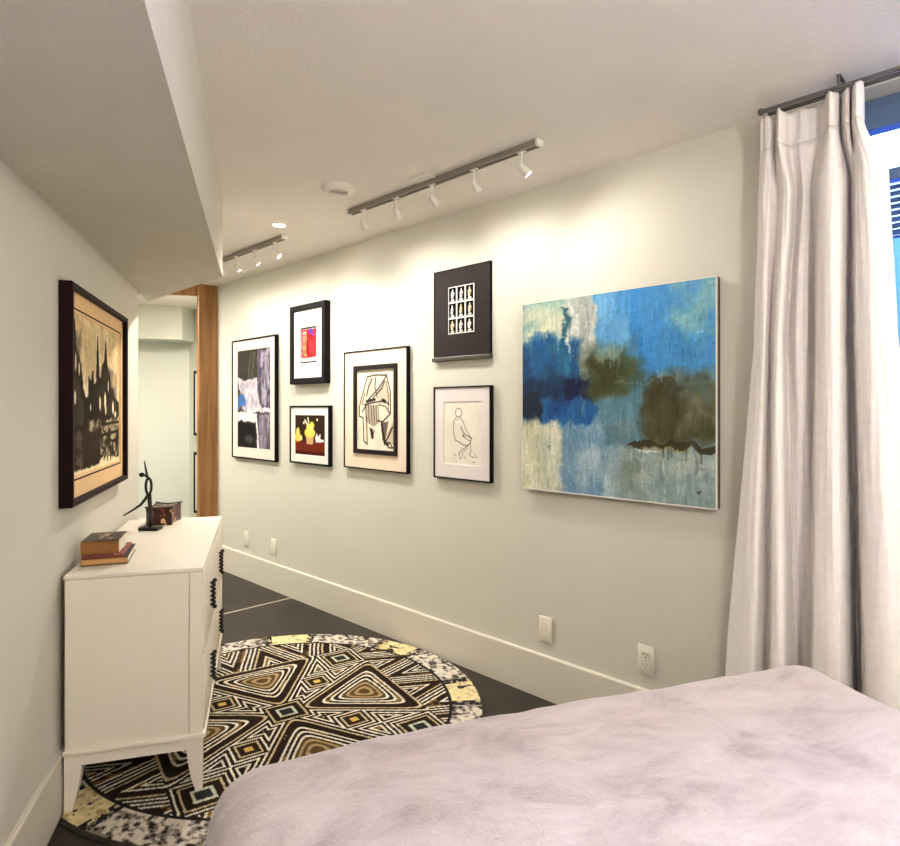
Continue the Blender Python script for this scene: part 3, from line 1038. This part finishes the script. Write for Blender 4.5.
def plate(label, y, kind, cat):
    t = thing('wall_plate' if kind == 'blank' else 'wall_outlet', label, cat, (0, y * 1.0052, .257), GW, GP)
    MB().box((-.036, -.007, 0), (.036, -.0005, .116), .003).build('cover_plate', M['plastic'], t, smooth=True)
    if kind == 'blank':
        MB().box((-.0165, -.0082, .025), (.0165, -.0068, .091), .001).build('insert', M['plastic'], t)
    elif kind == 'outlet':
        for z in (.037, .078):
            f = MB().box((-.0165, -.0095, z - .015), (.0165, -.0068, z + .015), .004).build('socket', M['plastic'], t)
            s = MB()
            s.box((-.008, -.0099, z - .001), (-.0055, -.0093, z + .008)); s.box((.0055, -.0099, z - .001), (.008, -.0093, z + .008))
            s.tube([(0, -.0099, z - .008), (0, -.0093, z - .008)], .0026, 10)
            s.build('slots', M['dark_slot'], f)
        MB().tube([(0, -.0085, .0575), (0, -.0066, .0575)], .003, 10).build('screw', M['grey_metal'], t)
    return t


plate('blank white wall plate under the large abstract painting, left of the outlet', 1.714, 'blank', 'wall plate')
plate('white double socket outlet under the large abstract painting, nearest the bed', 1.222, 'outlet', 'outlet')
plate('farther of two white wall plates at the far end by the wooden post', 4.545, 'blank', 'wall plate')
plate('nearer of two white wall plates below the lilac framed print', 4.137, 'blank', 'wall plate')

# ================================================================== DRESSER
DZ = .0125                                     # stands on the rug
d = thing('dresser', 'cream painted dresser with twisted black handles and tapered legs', 'dresser', W(-.61, 2.315, DZ), RN)
DD, DL = .422, 1.075                           # depth (x = n), length (y = t)
Hh = .778 - DZ
z_m = .19                                      # moulding height
mb = MB()
mb.box((.012, .008, z_m), (DD - .012, DL - .008, Hh - .014), .002)
mb.build('carcass', M['white_paint'], d)
MB().box((0, 0, Hh - .014), (DD + .004, DL, Hh), .003).build('top', M['white_paint'], d, smooth=True)
for (ya, yb) in ((0, .012), (DL - .012, DL)):
    s = MB()
    s.box((.004, ya + .003, z_m), (DD - .045, yb - .003, Hh - .016), .001)
    s.box((DD - .042, ya, z_m), (DD, yb, Hh - .016), .002)
    s.build('side_panel', M['white_paint'], d)
MB().box((-.003, -.006, z_m - .010), (DD + .010, DL + .006, z_m + .006), .004).build('base_moulding', M['white_paint'], d, smooth=True)
ap = MB()
ap.box((.05, .004, .143), (DD - .05, .022, z_m - .008)); ap.box((.05, DL - .022, .143), (DD - .05, DL - .004, z_m - .008))
ap.box((DD - .02, .05, .143), (DD - .002, DL - .05, z_m - .008))
ap.build('apron', M['white_paint'], d)
for (fx, fy) in ((0, 0), (1, 0), (0, 1), (1, 1)):
    lg = MB()
    prev = None
    secs = []
    for z in np.linspace(z_m - .008, 0, 9):
        k = 1 - z / (z_m - .008)
        wdt = .052 - .004 * k - .026 * k ** 2.2
        xa, xb = (.002, .002 + wdt) if not fx else (DD - .001 - wdt, DD - .001)
        ya, yb = (.002, .002 + wdt) if not fy else (DL - .002 - wdt, DL - .002)
        secs.append([lg.bm.verts.new(p) for p in ((xa, ya, z), (xb, ya, z), (xb, yb, z), (xa, yb, z))])
    for a, b_ in zip(secs, secs[1:]):
        for k in range(4):
            lg.bm.faces.new((a[k], a[(k + 1) % 4], b_[(k + 1) % 4], b_[k]))
    lg.bm.faces.new(secs[0]); lg.bm.faces.new(secs[-1][::-1])
    lg.build('leg', M['white_paint'], d)


def handle(parent, y, z):
    hm = MB()
    L = .1
    pts = []
    for i in range(73):
        a = i / 72
        ph = a * 2 * PI * 6
        pts.append((DD + .016 + .0062 * math.cos(ph), y + .0062 * math.sin(ph), z - L / 2 + L * a))
    hm.tube(pts, .0048, 8)
    hm.tube([(DD + .016, y, z - L / 2), (DD + .016, y, z + L / 2)], .004, 8)
    for s in (-1, 1):
        hm.tube([(DD + .006, y, z + s * (L / 2 - .008)), (DD + .016, y, z + s * (L / 2 - .008))], .0045, 8)
        hm.sphere((DD + .022, y, z + s * L / 2), .0085, 12)
    hm.build('handle', M['iron'], parent, smooth='all')


for (ya, yb) in ((.016, DL / 2 - .003), (DL / 2 + .003, DL - .016)):
    for (za, zb) in ((z_m + .010, .462), (.468, Hh - .02)):
        dr = MB().box((DD - .012, ya, za), (DD + .006, yb, zb), .003).build('drawer', M['white_paint'], d, smooth=True)
        handle(dr, (ya + yb) / 2, (za + zb) / 2 - .01)

TOP = .778


# ------------------------------------------------------------------ things on the dresser
def book(label, loc, rotz, wx, ly, hgt, cover, spine, jacket=None):
    """spine faces local -y"""
    t = thing('book', label, 'book', loc, rotz, 'books stacked on the dresser')
    cv = .0025
    c = MB()
    c.box((-wx / 2, 0, 0), (wx / 2, ly, cv), .0008)
    c.box((-wx / 2, 0, hgt - cv), (wx / 2, ly, hgt), .0008)
    c.build('cover', jacket or cover, t)
    s = MB()
    prof = [(0.004, cv * .5), (-.003, hgt * .25), (-.004, hgt * .5), (-.003, hgt * .75), (.004, hgt - cv * .5)]
    s.prism(prof, 0, -wx / 2, wx / 2)
    s.build('spine', spine, t)
    MB().box((-wx / 2 + .003, .005, cv), (wx / 2 - .003, ly - .004, hgt - cv)).build('pages', M['paper'], t)
    return t


book('tan spined book at the bottom of the stack on the dresser', W(-.515, 2.438, TOP), RN + .06, .145, .225, .026, M['black_cover'], M['tan_cover'])
book('thin red book in the middle of the stack on the dresser', W(-.523, 2.440, TOP + .026), RN + .03, .128, .205, .010, M['red_cover'], M['red_cover'])
tb = book('thick brown book with printed jacket on top of the stack', W(-.53, 2.438, TOP + .036), RN + .02, .118, .165, .050, M['jacket'], M['brown_cover'])

fg = thing('dancer_figurine', 'black metal dancing figure on a flat base at the far end of the dresser', 'figurine', W(-.471, 3.09, TOP), -PI / 4)
MB().box((-.042, -.03, 0), (.048, .03, .016), .007, 3).build('base', M['iron'], fg, smooth=True)
f = MB()
f.tube([(0, 0, .012), (.002, 0, .06), (0, 0, .115), (-.003, 0, .16)], [.0085, .0075, .0085, .0095], 14)
lp = [(-.006 + .0125 * math.cos(a), 0, .196 + .036 * math.sin(a)) for a in np.linspace(-PI / 2, 1.5 * PI, 25)]
f.tube(lp, .0058, 10)
f.tube([(-.004, 0, .228), (-.012, 0, .238), (-.026, 0, .246)], [.0065, .006, .005], 10)
f.sphere((-.036, 0, .247), .0105, 16, (1.25, .95, 1))
f.tube([(-.004, 0, .225), (-.014, .002, .245), (-.021, .004, .275), (-.028, .006, .309)], [.0065, .0052, .0042, .0025], 10)
f.tube([(-.003, 0, .162), (-.022, .002, .138), (-.044, .004, .112), (-.080, .007, .088), (-.124, .010, .062)], [.0085, .007, .006, .0048, .003], 12)
f.build('figure', M['iron'], fg, smooth='all')

bx = thing('trinket_box', 'burgundy box with cream pattern behind the figurine on the dresser', 'box', W(-.438, 3.277, TOP), RN - .14)
bd = MB()
secs = []
for z, k in ((0, .96), (.01, 1.0), (.03, .97), (.055, .96), (.074, 1.0), (.078, 1.02)):
    pts = []
    for i in range(24):
        s = i / 24
        side = int(s * 4); q = s * 4 - side
        hx, hy = .058 * k, .082 * k
        cor = [(-hx, -hy), (hx, -hy), (hx, hy), (-hx, hy)]
        a_, b_ = Vector(cor[side]), Vector(cor[(side + 1) % 4])
        p = a_.lerp(b_, q)
        nrm = Vector((b_.y - a_.y, a_.x - b_.x)).normalized()
        p -= nrm * .010 * math.sin(PI * q)
        pts.append(bd.bm.verts.new((p.x, p.y, z + (.006 * abs(2 * q - 1) ** 2 if z > .06 else 0))))
    secs.append(pts)
for a_, b_ in zip(secs, secs[1:]):
    for i in range(24):
        bd.bm.faces.new((a_[i], a_[(i + 1) % 24], b_[(i + 1) % 24], b_[i]))
bd.bm.faces.new(secs[0][::-1]); bd.bm.faces.new(secs[-1])
bd.build('box_body', M['lacquer'], bx)
rim = MB()
top = []
for i in range(24):
    s = i / 24
    side = int(s * 4); q = s * 4 - side
    hx, hy = .0595, .084
    cor = [(-hx, -hy), (hx, -hy), (hx, hy), (-hx, hy)]
    a_, b_ = Vector(cor[side]), Vector(cor[(side + 1) % 4])
    p = a_.lerp(b_, q)
    nrm = Vector((b_.y - a_.y, a_.x - b_.x)).normalized()
    p -= nrm * .010 * math.sin(PI * q)
    top.append((p.x, p.y, .080 + .006 * abs(2 * q - 1) ** 2))
rim.tube(top + top[:1], .0035, 8, caps=False)
rim.build('rim', M['iron'], bx, smooth='all')

# ================================================================== RUG
RC = Vector((1.422 + CX, 2.488, 0))
RR = .905
NR, NS = 190, 900
rr = np.linspace(0, RR, NR + 1)[1:]
aa = np.linspace(0, 2 * PI, NS, endpoint=False)
R_, A_ = np.meshgrid(rr, aa, indexing='ij')
wx, wy = R_ * np.cos(A_), R_ * np.sin(A_)                   # world offsets
ph = math.radians(-57.5)                                    # arm direction
ox, oy = wx - .005, wy + .062
pa = ox * math.cos(ph) + oy * math.sin(ph)
pb = -ox * math.sin(ph) + oy * math.cos(ph)


def tri(cx_, cy_, ang, hl, hw):
    """triangle metric: 0 in the middle, 1 on the outline; tip points back along ang"""
    x = (pa - cx_) * math.cos(ang) + (pb - cy_) * math.sin(ang)
    y = -(pa - cx_) * math.sin(ang) + (pb - cy_) * math.cos(ang)
    sl = hw / (3 * hl)
    nn = math.hypot(1, sl)
    e1 = x - hl
    e2 = (np.abs(y) - sl * (x + 2 * hl)) / nn
    e3 = (y - sl * (x + 2 * hl)) / nn
    e4 = (-y - sl * (x + 2 * hl)) / nn
    k = .022
    return k * np.log(np.exp(e1 / k) + np.exp(e3 / k) + np.exp(e4 / k))


f = np.full(wx.shape, 9.0)
kind = np.zeros(wx.shape, int)


def add(val, k):
    global f, kind
    m_ = val < f
    f = np.where(m_, val, f)
    kind = np.where(m_, k, kind)


for q in range(4):
    an = math.radians(45 + 90 * q)
    add(tri(.37 * math.cos(an), .37 * math.sin(an), an, .13, .25), 1)
for (cx_, cy_) in ((0, 0), (.6, 0), (-.6, 0), (0, .6), (0, -.6)):
    add(np.maximum(np.abs((pa - cx_) + (pb - cy_)), np.abs((pa - cx_) - (pb - cy_))) * .7071 - .045, 2)
for (cx_, cy_) in ((.31, 0), (-.31, 0), (0, .31), (0, -.31)):
    add(np.maximum(np.abs((pa - cx_) + (pb - cy_)), np.abs((pa - cx_) - (pb - cy_))) * .7071 - .018, 3)
# chevron fields towards the border
for q in range(4):
    an = math.radians(45 + 90 * q)
    x = pa * math.cos(an) + pb * math.sin(an)
    y = -pa * math.sin(an) + pb * math.cos(an)
    m_ = x > .53
    zig = np.abs(((y + 10) % .36) - .18) * .9 + (x - .53) * .35
    f = np.where(m_, zig - .06, f)
    kind = np.where(m_, 4, kind)
rng = np.random.RandomState(3)
nz = vnoise((NR, NS), (12, 60), 5, 3)
nz2 = vnoise((NR, NS), (60, 300), 6, 2)
band = ((f + .004 * (nz - .5)) / .021) % 1.0
cream = np.array((236, 228, 206.)); brown = np.array((40, 27, 18.)); gold = np.array((168, 128, 72.)); dark = np.array((26, 19, 16.)); teal = np.array((70, 84, 80.))
bi = np.floor((f + 9) / .021).astype(int)
rcol = np.ones(wx.shape + (3,)) * brown
rcol[(band < .38) & (bi % 5 != 3)] = cream
alt = (bi % 6 == 1) & (nz > .5)
rcol[alt & (band >= .36)] = gold * .8
warm = (bi % 7 == 2) & (band < .36)
rcol[warm] = (206, 184, 140)
deep = (kind == 1) & (f < -.066)
rcol[deep] = np.where((band[deep] < .45)[:, None], np.array((176, 150, 104.)), np.array((92, 68, 42.)))
rcol[(kind == 1) & (f < -.115)] = (150, 124, 80)
rcol[(kind == 2) & (f < -.016)] = (40, 44, 40)
rcol[(kind == 2) & (np.abs(f + .012) < .006)] = (206, 206, 180)
rcol[(kind == 3) & (f < -.002)] = (222, 180, 90)
# border ring with yellow blocks
brd = R_ > .755 + .01 * (nz - .5)
deg = np.degrees(A_) % 45
blk = (deg > 3) & (deg < 19)
mott = np.where((nz2 + .35 * (nz - .5) > .5)[..., None], np.array((214, 204, 188.)), np.array((150, 138, 126.)))
mott = np.where((nz2 < .33)[..., None], np.array((58, 50, 48.)), mott)
ylw = np.where((nz2 > .3)[..., None], np.array((236, 216, 164.)), np.array((204, 176, 120.)))
ylw = np.where(((nz > .66) & (np.abs(deg - 11) < 4))[..., None], np.array((60, 52, 46.)), ylw)
edgeb = ((np.abs(deg - 3) < 1.6) | (np.abs(deg - 19) < 1.6)) & (nz2 > .47)
bcol = np.where(blk[..., None], ylw, mott)
bcol[edgeb] = (40, 36, 40)
rcol = np.where(brd[..., None], bcol, rcol)
rcol[np.abs(R_ - .757) < .007] = (38, 32, 32)
rcol[R_ > .893] = (70, 62, 56)
rcol *= (.86 + .28 * nz2)[..., None]
# flat against the left wall
px_, py_ = RC.x + wx, RC.y + wy
nn_ = (px_ - CX) * ND.x + py_ * ND.y
push = np.minimum(0, nn_ + .607)
px_ = px_ - push * ND.x; py_ = py_ - push * ND.y
zz_ = np.where(R_ > RR - .008, .006, .012)
co = np.concatenate([np.array([[RC.x, RC.y, .012]]), np.stack([px_.ravel(), py_.ravel(), zz_.ravel()], 1)])
idx = 1 + np.arange(NR * NS).reshape(NR, NS)
nx_ = np.roll(idx, -1, 1)
quads = np.stack([idx[:-1].ravel(), idx[1:].ravel(), nx_[1:].ravel(), nx_[:-1].ravel()], 1).tolist()
tris = [[0, int(a), int(b_)] for a, b_ in zip(idx[0], nx_[0])]
base0 = len(co)
skirt = np.stack([px_[-1], py_[-1], np.full(NS, .0005)], 1)
co = np.concatenate([co, skirt])
si = base0 + np.arange(NS)
sk = np.stack([idx[-1], si, np.roll(si, -1), nx_[-1]], 1).tolist()
co[:, 0] -= RC.x; co[:, 1] -= RC.y
me = bpy.data.meshes.new('round_rug')
me.from_pydata(co.tolist(), [], tris + quads + sk)
cl = np.concatenate([np.array([[40, 44, 40.]]), rcol.reshape(-1, 3), np.tile((60, 52, 46.), (NS, 1))])
design_attr(me, srgb2lin(cl))
me.materials.append(M['wool'])
rug = bpy.data.objects.new('round_rug', me)
C.objects.link(rug)
rug.location = RC
tag(rug, 'round rug with brown and cream nested triangles and a mottled yellow border', 'rug')

# ================================================================== BED
bed = thing('bed', 'bed covered with a lavender grey velvet spread', 'bed', W(0, 0, 0), RN)
BN0, BN1, BT0, BT1, BZ = -.10, 1.535, -.62, 1.485, .580
rad = .06
ix0, ix1, iy0, iy1 = BN0 + rad + .05, BN1 - rad - .05, BT0 + rad + .05, BT1 - rad - .05
cr = .05
drop = .60
gx = np.arange(ix0 - drop, ix1 + drop + .001, .022)
gy = np.arange(iy0 - drop, iy1 + drop + .001, .022)
cm = MB()
grid = {}
for i, x in enumerate(gx):
    for j, y in enumerate(gy):
        cxp = min(max(x, ix0), ix1); cyp = min(max(y, iy0), iy1)
        dx, dy = x - cxp, y - cyp
        dd = math.hypot(dx, dy)
        if dd > drop:
            dx *= drop / dd; dy *= drop / dd; dd = drop
        n1 = mnoise.noise(Vector((x * 2.2, y * 2.2, 1.3)))
        n2 = mnoise.noise(Vector((x * 5.5 + n1, y * 3.2 - n1, 4.7)))
        n3 = mnoise.noise(Vector((x * 13, y * 8 + n2, 9.1)))
        z = BZ - .025 * max(0, 1 - (x + .05) / .35) + .028 * min(1, max(0, (x - .1) / 1.2)) + .008 * n1 + .006 * n2 + .0045 * n3 + .004 * (1 - abs(n2)) ** 8
        off = 0
        if dd > 0:
            ux, uy = dx / dd, dy / dd
            R2 = rad + .05
            s = dd
            if s < R2 * PI / 2:
                off = R2 * math.sin(s / R2); dz = R2 * (1 - math.cos(s / R2))
            else:
                off = R2; dz = R2 + (s - R2 * PI / 2)
            low = min(1, dz / .35)
            ang_p = math.atan2(uy, ux)
            fold = .012 * low * math.sin((x if abs(uy) > abs(ux) else y) * 19 + 2 * n1)
            off += fold + .006 * n2 + .02 * low
            z = max(.03, z - dz)
            cxp += ux * off; cyp += uy * off
        grid[i, j] = cm.bm.verts.new((cxp, cyp, z))
for i in range(len(gx) - 1):
    for j in range(len(gy) - 1):
        try:
            cm.bm.faces.new((grid[i, j], grid[i + 1, j], grid[i + 1, j + 1], grid[i, j + 1]))
        except ValueError:
            pass
bs = cm.build('bedspread', M['bedspread'], bed, smooth='all')
mx_ = BN0 + .07, BN1 - .07, BT0 + .07, BT1 - .07
MB().box((mx_[0], mx_[2], .27), (mx_[1], mx_[3], BZ - .03), .07, 4).build('mattress', M['mattress'], bed, smooth=True)
MB().box((mx_[0] + .01, mx_[2] + .01, .1), (mx_[1] - .01, mx_[3] - .01, .268), .01).build('bed_base', M['dark_wood'], bed)
for x in (mx_[0] + .08, mx_[1] - .08):
    for y in (mx_[2] + .08, mx_[3] - .08):
        MB().box((x - .03, y - .03, 0), (x + .03, y + .03, .1), .004).build('leg', M['dark_wood'], bed)

# ================================================================== CURTAIN
rodt = thing('curtain_rod', 'dark metal curtain rod along the ceiling above the white curtain', 'curtain rod', (-.14, .742, H_CEIL), 0)
RZ = -.040
MB().tube([(0, .0, RZ), (0, -2.3, RZ)], .007, 14).build('rod', M['rod'], rodt, smooth=True)
MB().tube([(.055, .0, RZ + .008), (.055, -2.3, RZ + .008)], .007, 12).build('back_rod', M['rod'], rodt, smooth=True)
MB().lathe([(0, 0), (.011, 0), (.012, .006), (.009, .012), (0, .013)], 16).build('finial', M['rod'], rodt, smooth=True).matrix_local = Matrix.Translation((0, .0, RZ)) @ Matrix.Rotation(-PI / 2, 4, 'X')
for yy in (-.22, -1.2, -2.2):
    k = MB()
    k.tube([(0, yy, RZ + .004), (0, yy, -.003)], .004, 8)
    k.tube([(.055, yy, RZ + .012), (.055, yy, -.003)], .004, 8)
    k.box((-.006, yy - .006, -.003), (.061, yy + .006, -.0005), .001)
    k.build('bracket', M['rod'], rodt)

# (y, distance from the wall) of each fold at four heights: heading, shoulder, middle, bed height
KEYS = [
    (2.283, [(0.7523, 0.12), (0.7317, 0.135), (0.7148, 0.13), (0.7074, 0.115), (0.6825, 0.165), (0.6753, 0.15), (0.6652, 0.105), (0.6343, 0.11), (0.6011, 0.105), (0.5729, 0.105), (0.5452, 0.16), (0.5281, 0.175), (0.5182, 0.15), (0.5235, 0.105), (0.4964, 0.165), (0.4871, 0.16), (0.4931, 0.11), (0.4699, 0.18), (0.4537, 0.185), (0.4515, 0.16), (0.4572, 0.12)]),
    (2.178, [(0.7523, 0.12), (0.7317, 0.135), (0.7148, 0.13), (0.7074, 0.115), (0.6825, 0.165), (0.6753, 0.15), (0.6652, 0.105), (0.6343, 0.11), (0.6011, 0.105), (0.5729, 0.105), (0.5452, 0.16), (0.5281, 0.175), (0.5182, 0.15), (0.5235, 0.105), (0.4964, 0.165), (0.4871, 0.16), (0.4931, 0.11), (0.4699, 0.18), (0.4537, 0.185), (0.4515, 0.16), (0.4572, 0.12)]),
    (2.02, [(0.7655, 0.1), (0.7393, 0.14), (0.7175, 0.15), (0.7012, 0.125), (0.6648, 0.165), (0.6488, 0.16), (0.6489, 0.1), (0.6171, 0.14), (0.6084, 0.12), (0.5968, 0.1), (0.5616, 0.17), (0.5244, 0.19), (0.503, 0.17), (0.498, 0.1), (0.4905, 0.11), (0.4787, 0.14), (0.4623, 0.18), (0.4382, 0.2), (0.4134, 0.19), (0.3997, 0.16), (0.3949, 0.12)]),
    (1.54, [(0.7853, 0.08), (0.7518, 0.14), (0.7264, 0.16), (0.7244, 0.11), (0.6869, 0.17), (0.6753, 0.15), (0.6787, 0.09), (0.6402, 0.13), (0.6169, 0.11), (0.6021, 0.08), (0.5671, 0.17), (0.5272, 0.2), (0.503, 0.17), (0.5055, 0.09), (0.4971, 0.08), (0.4761, 0.14), (0.4577, 0.19), (0.424, 0.21), (0.3971, 0.2), (0.3806, 0.16), (0.3731, 0.12)]),
    (0.485, [(0.8874, 0.05), (0.8159, 0.14), (0.7602, 0.17), (0.7402, 0.1), (0.6956, 0.18), (0.6631, 0.18), (0.6607, 0.09), (0.6486, 0.06), (0.6279, 0.06), (0.6109, 0.09), (0.5808, 0.17), (0.5312, 0.205), (0.4906, 0.19), (0.49, 0.1), (0.4946, 0.03), (0.477, 0.05), (0.4469, 0.17), (0.3943, 0.24), (0.3387, 0.23), (0.303, 0.17), (0.2762, 0.12)]),
    (0.012, [(0.918, 0.05), (0.8351, 0.14), (0.7703, 0.17), (0.7449, 0.1), (0.6982, 0.18), (0.6594, 0.18), (0.6553, 0.09), (0.6511, 0.06), (0.6312, 0.06), (0.6135, 0.09), (0.5849, 0.17), (0.5324, 0.205), (0.4869, 0.19), (0.4854, 0.1), (0.4939, 0.03), (0.4773, 0.05), (0.4437, 0.17), (0.3854, 0.24), (0.3212, 0.23), (0.2797, 0.17), (0.2471, 0.12)]),
]
cz = [k[0] for k in KEYS]
cpts = [np.array(k[1]) for k in KEYS]
SUB = 9


def catmull(P, s):
    n = len(P) - 1
    i = min(int(s), n - 1); q = s - i
    p0 = P[max(i - 1, 0)]; p1 = P[i]; p2 = P[i + 1]; p3 = P[min(i + 2, n)]
    return .5 * ((2 * p1) + (-p0 + p2) * q + (2 * p0 - 5 * p1 + 4 * p2 - p3) * q * q + (-p0 + 3 * p1 - 3 * p2 + p3) * q ** 3)


def prof_at(z):
    for k in range(len(cz) - 1):
        if z >= cz[k + 1] - 1e-9:
            q = (cz[k] - z) / (cz[k] - cz[k + 1])
            if k > 0 and k < 3:
                q = q * q * (3 - 2 * q) * .5 + q * .5
            return cpts[k] * (1 - q) + cpts[k + 1] * q
    return cpts[-1]


cur = thing('curtain', 'off white linen curtain gathered beside the window, falling behind the bed', 'curtain', (-.14, .583, .012), 0)


def cloth(name, z_hi, z_lo, rows, inset=0.0, head=False):
    b = MB()
    vs = []
    ncol = (len(cpts[0]) - 1) * SUB
    for r in range(rows + 1):
        z = z_hi + (z_lo - z_hi) * r / rows
        P = prof_at(z)
        row = []
        for c in range(ncol + 1):
            y, off = catmull(P, c / SUB)
            wob = .006 * mnoise.noise(Vector((c * .11, z * 2.2, 2.0))) + .0045 * mnoise.noise(Vector((c * .34, z * 4 + c * .1, 7.0))) + .002 * mnoise.noise(Vector((c * .8, z * 16, 3.0)))
            zt = z
            if head:
                wave = math.sin(c / SUB * 2.1) * .004 + .006 * mnoise.noise(Vector((c * .13, 1, 1)))
                zt += wave * (1 - r / rows)
            row.append(b.bm.verts.new((-(off + wob) + .14, y - .58, zt - .012)))
        vs.append(row)
    for r in range(rows):
        for c in range(ncol):
            b.bm.faces.new((vs[r][c], vs[r][c + 1], vs[r + 1][c + 1], vs[r + 1][c]))
    o = b.build(name, M['curtain'], cur, smooth='all')
    s = o.modifiers.new('thickness', 'SOLIDIFY')
    s.thickness = .0025
    s.offset = 0
    return o


cloth('curtain_heading', 2.283, 2.178, 10, head=True)
cloth('curtain_panel', 2.178, .012, 110)

# ================================================================== LIGHT, SKY, CAMERA
w = bpy.data.worlds.new('overcast_sky')
scene.world = w
w.use_nodes = True
nt = w.node_tree
bg = nt.nodes['Background']
bg.inputs['Color'].default_value = (.46, .64, 1.0, 1)
bg.inputs['Strength'].default_value = 15.0

po = bpy.data.lights.new('window_daylight', 'AREA')
po.shape = 'RECTANGLE'
po.size = WY1 - WY0
po.size_y = WZ1 - WZ0
po.cycles.is_portal = True
po_o = bpy.data.objects.new('window_daylight', po)
C.objects.link(po_o)
po_o.location = (.19, (WY0 + WY1) / 2, (WZ0 + WZ1) / 2)
po_o.rotation_euler = (0, PI / 2, 0)
po_o.rotation_euler = Vector((-1, 0, 0)).to_track_quat('-Z', 'Y').to_euler()


def ceiling_lamp(name, loc, size, energy, col=(1, .93, .82)):
    l = bpy.data.lights.new(name, 'AREA')
    l.shape = 'DISK'
    l.size = size
    l.energy = energy
    l.color = col
    o = bpy.data.objects.new(name, l)
    C.objects.link(o)
    o.location = loc
    return o


for (nn0, tt0, zz0, en0) in ((.8, -.3, 2.04, 36), (2.0, -.7, 2.04, 26)):  # fill lights without fixtures, added out of view to brighten ceiling and room
    l = bpy.data.lights.new('bedroom_fill_light', 'POINT')
    l.energy = en0
    l.color = (1, .965, .92)
    l.shadow_soft_size = .12
    o = bpy.data.objects.new('bedroom_fill_light', l)
    C.objects.link(o)
    o.location = W(nn0, tt0, zz0)
ceiling_lamp('hall_ceiling_lamp', W(-.47, 5.75, H_CEIL - .03), .2, 16, (1, .95, .88))
ceiling_lamp('hall_ceiling_lamp', W(-1.5, 5.2, H_CEIL - .03), .5, 40, (1, .95, .86))

cam = bpy.data.cameras.new('camera')
cam.sensor_fit = 'HORIZONTAL'
cam.sensor_width = 36
cam.lens = 630 / 900 * 36
cam.shift_y = -14 / 900
cam.clip_start = .02
co_ = bpy.data.objects.new('camera', cam)
C.objects.link(co_)
co_.location = (CX, 0, 1.32)
co_.rotation_euler = (PI / 2, 0, -PI / 4)
scene.camera = co_

scene.view_settings.view_transform = 'Standard'
scene.view_settings.look = 'None'
scene.view_settings.exposure = 0.88
scene.view_settings.gamma = 1.0
scene.view_settings.use_curve_mapping = False
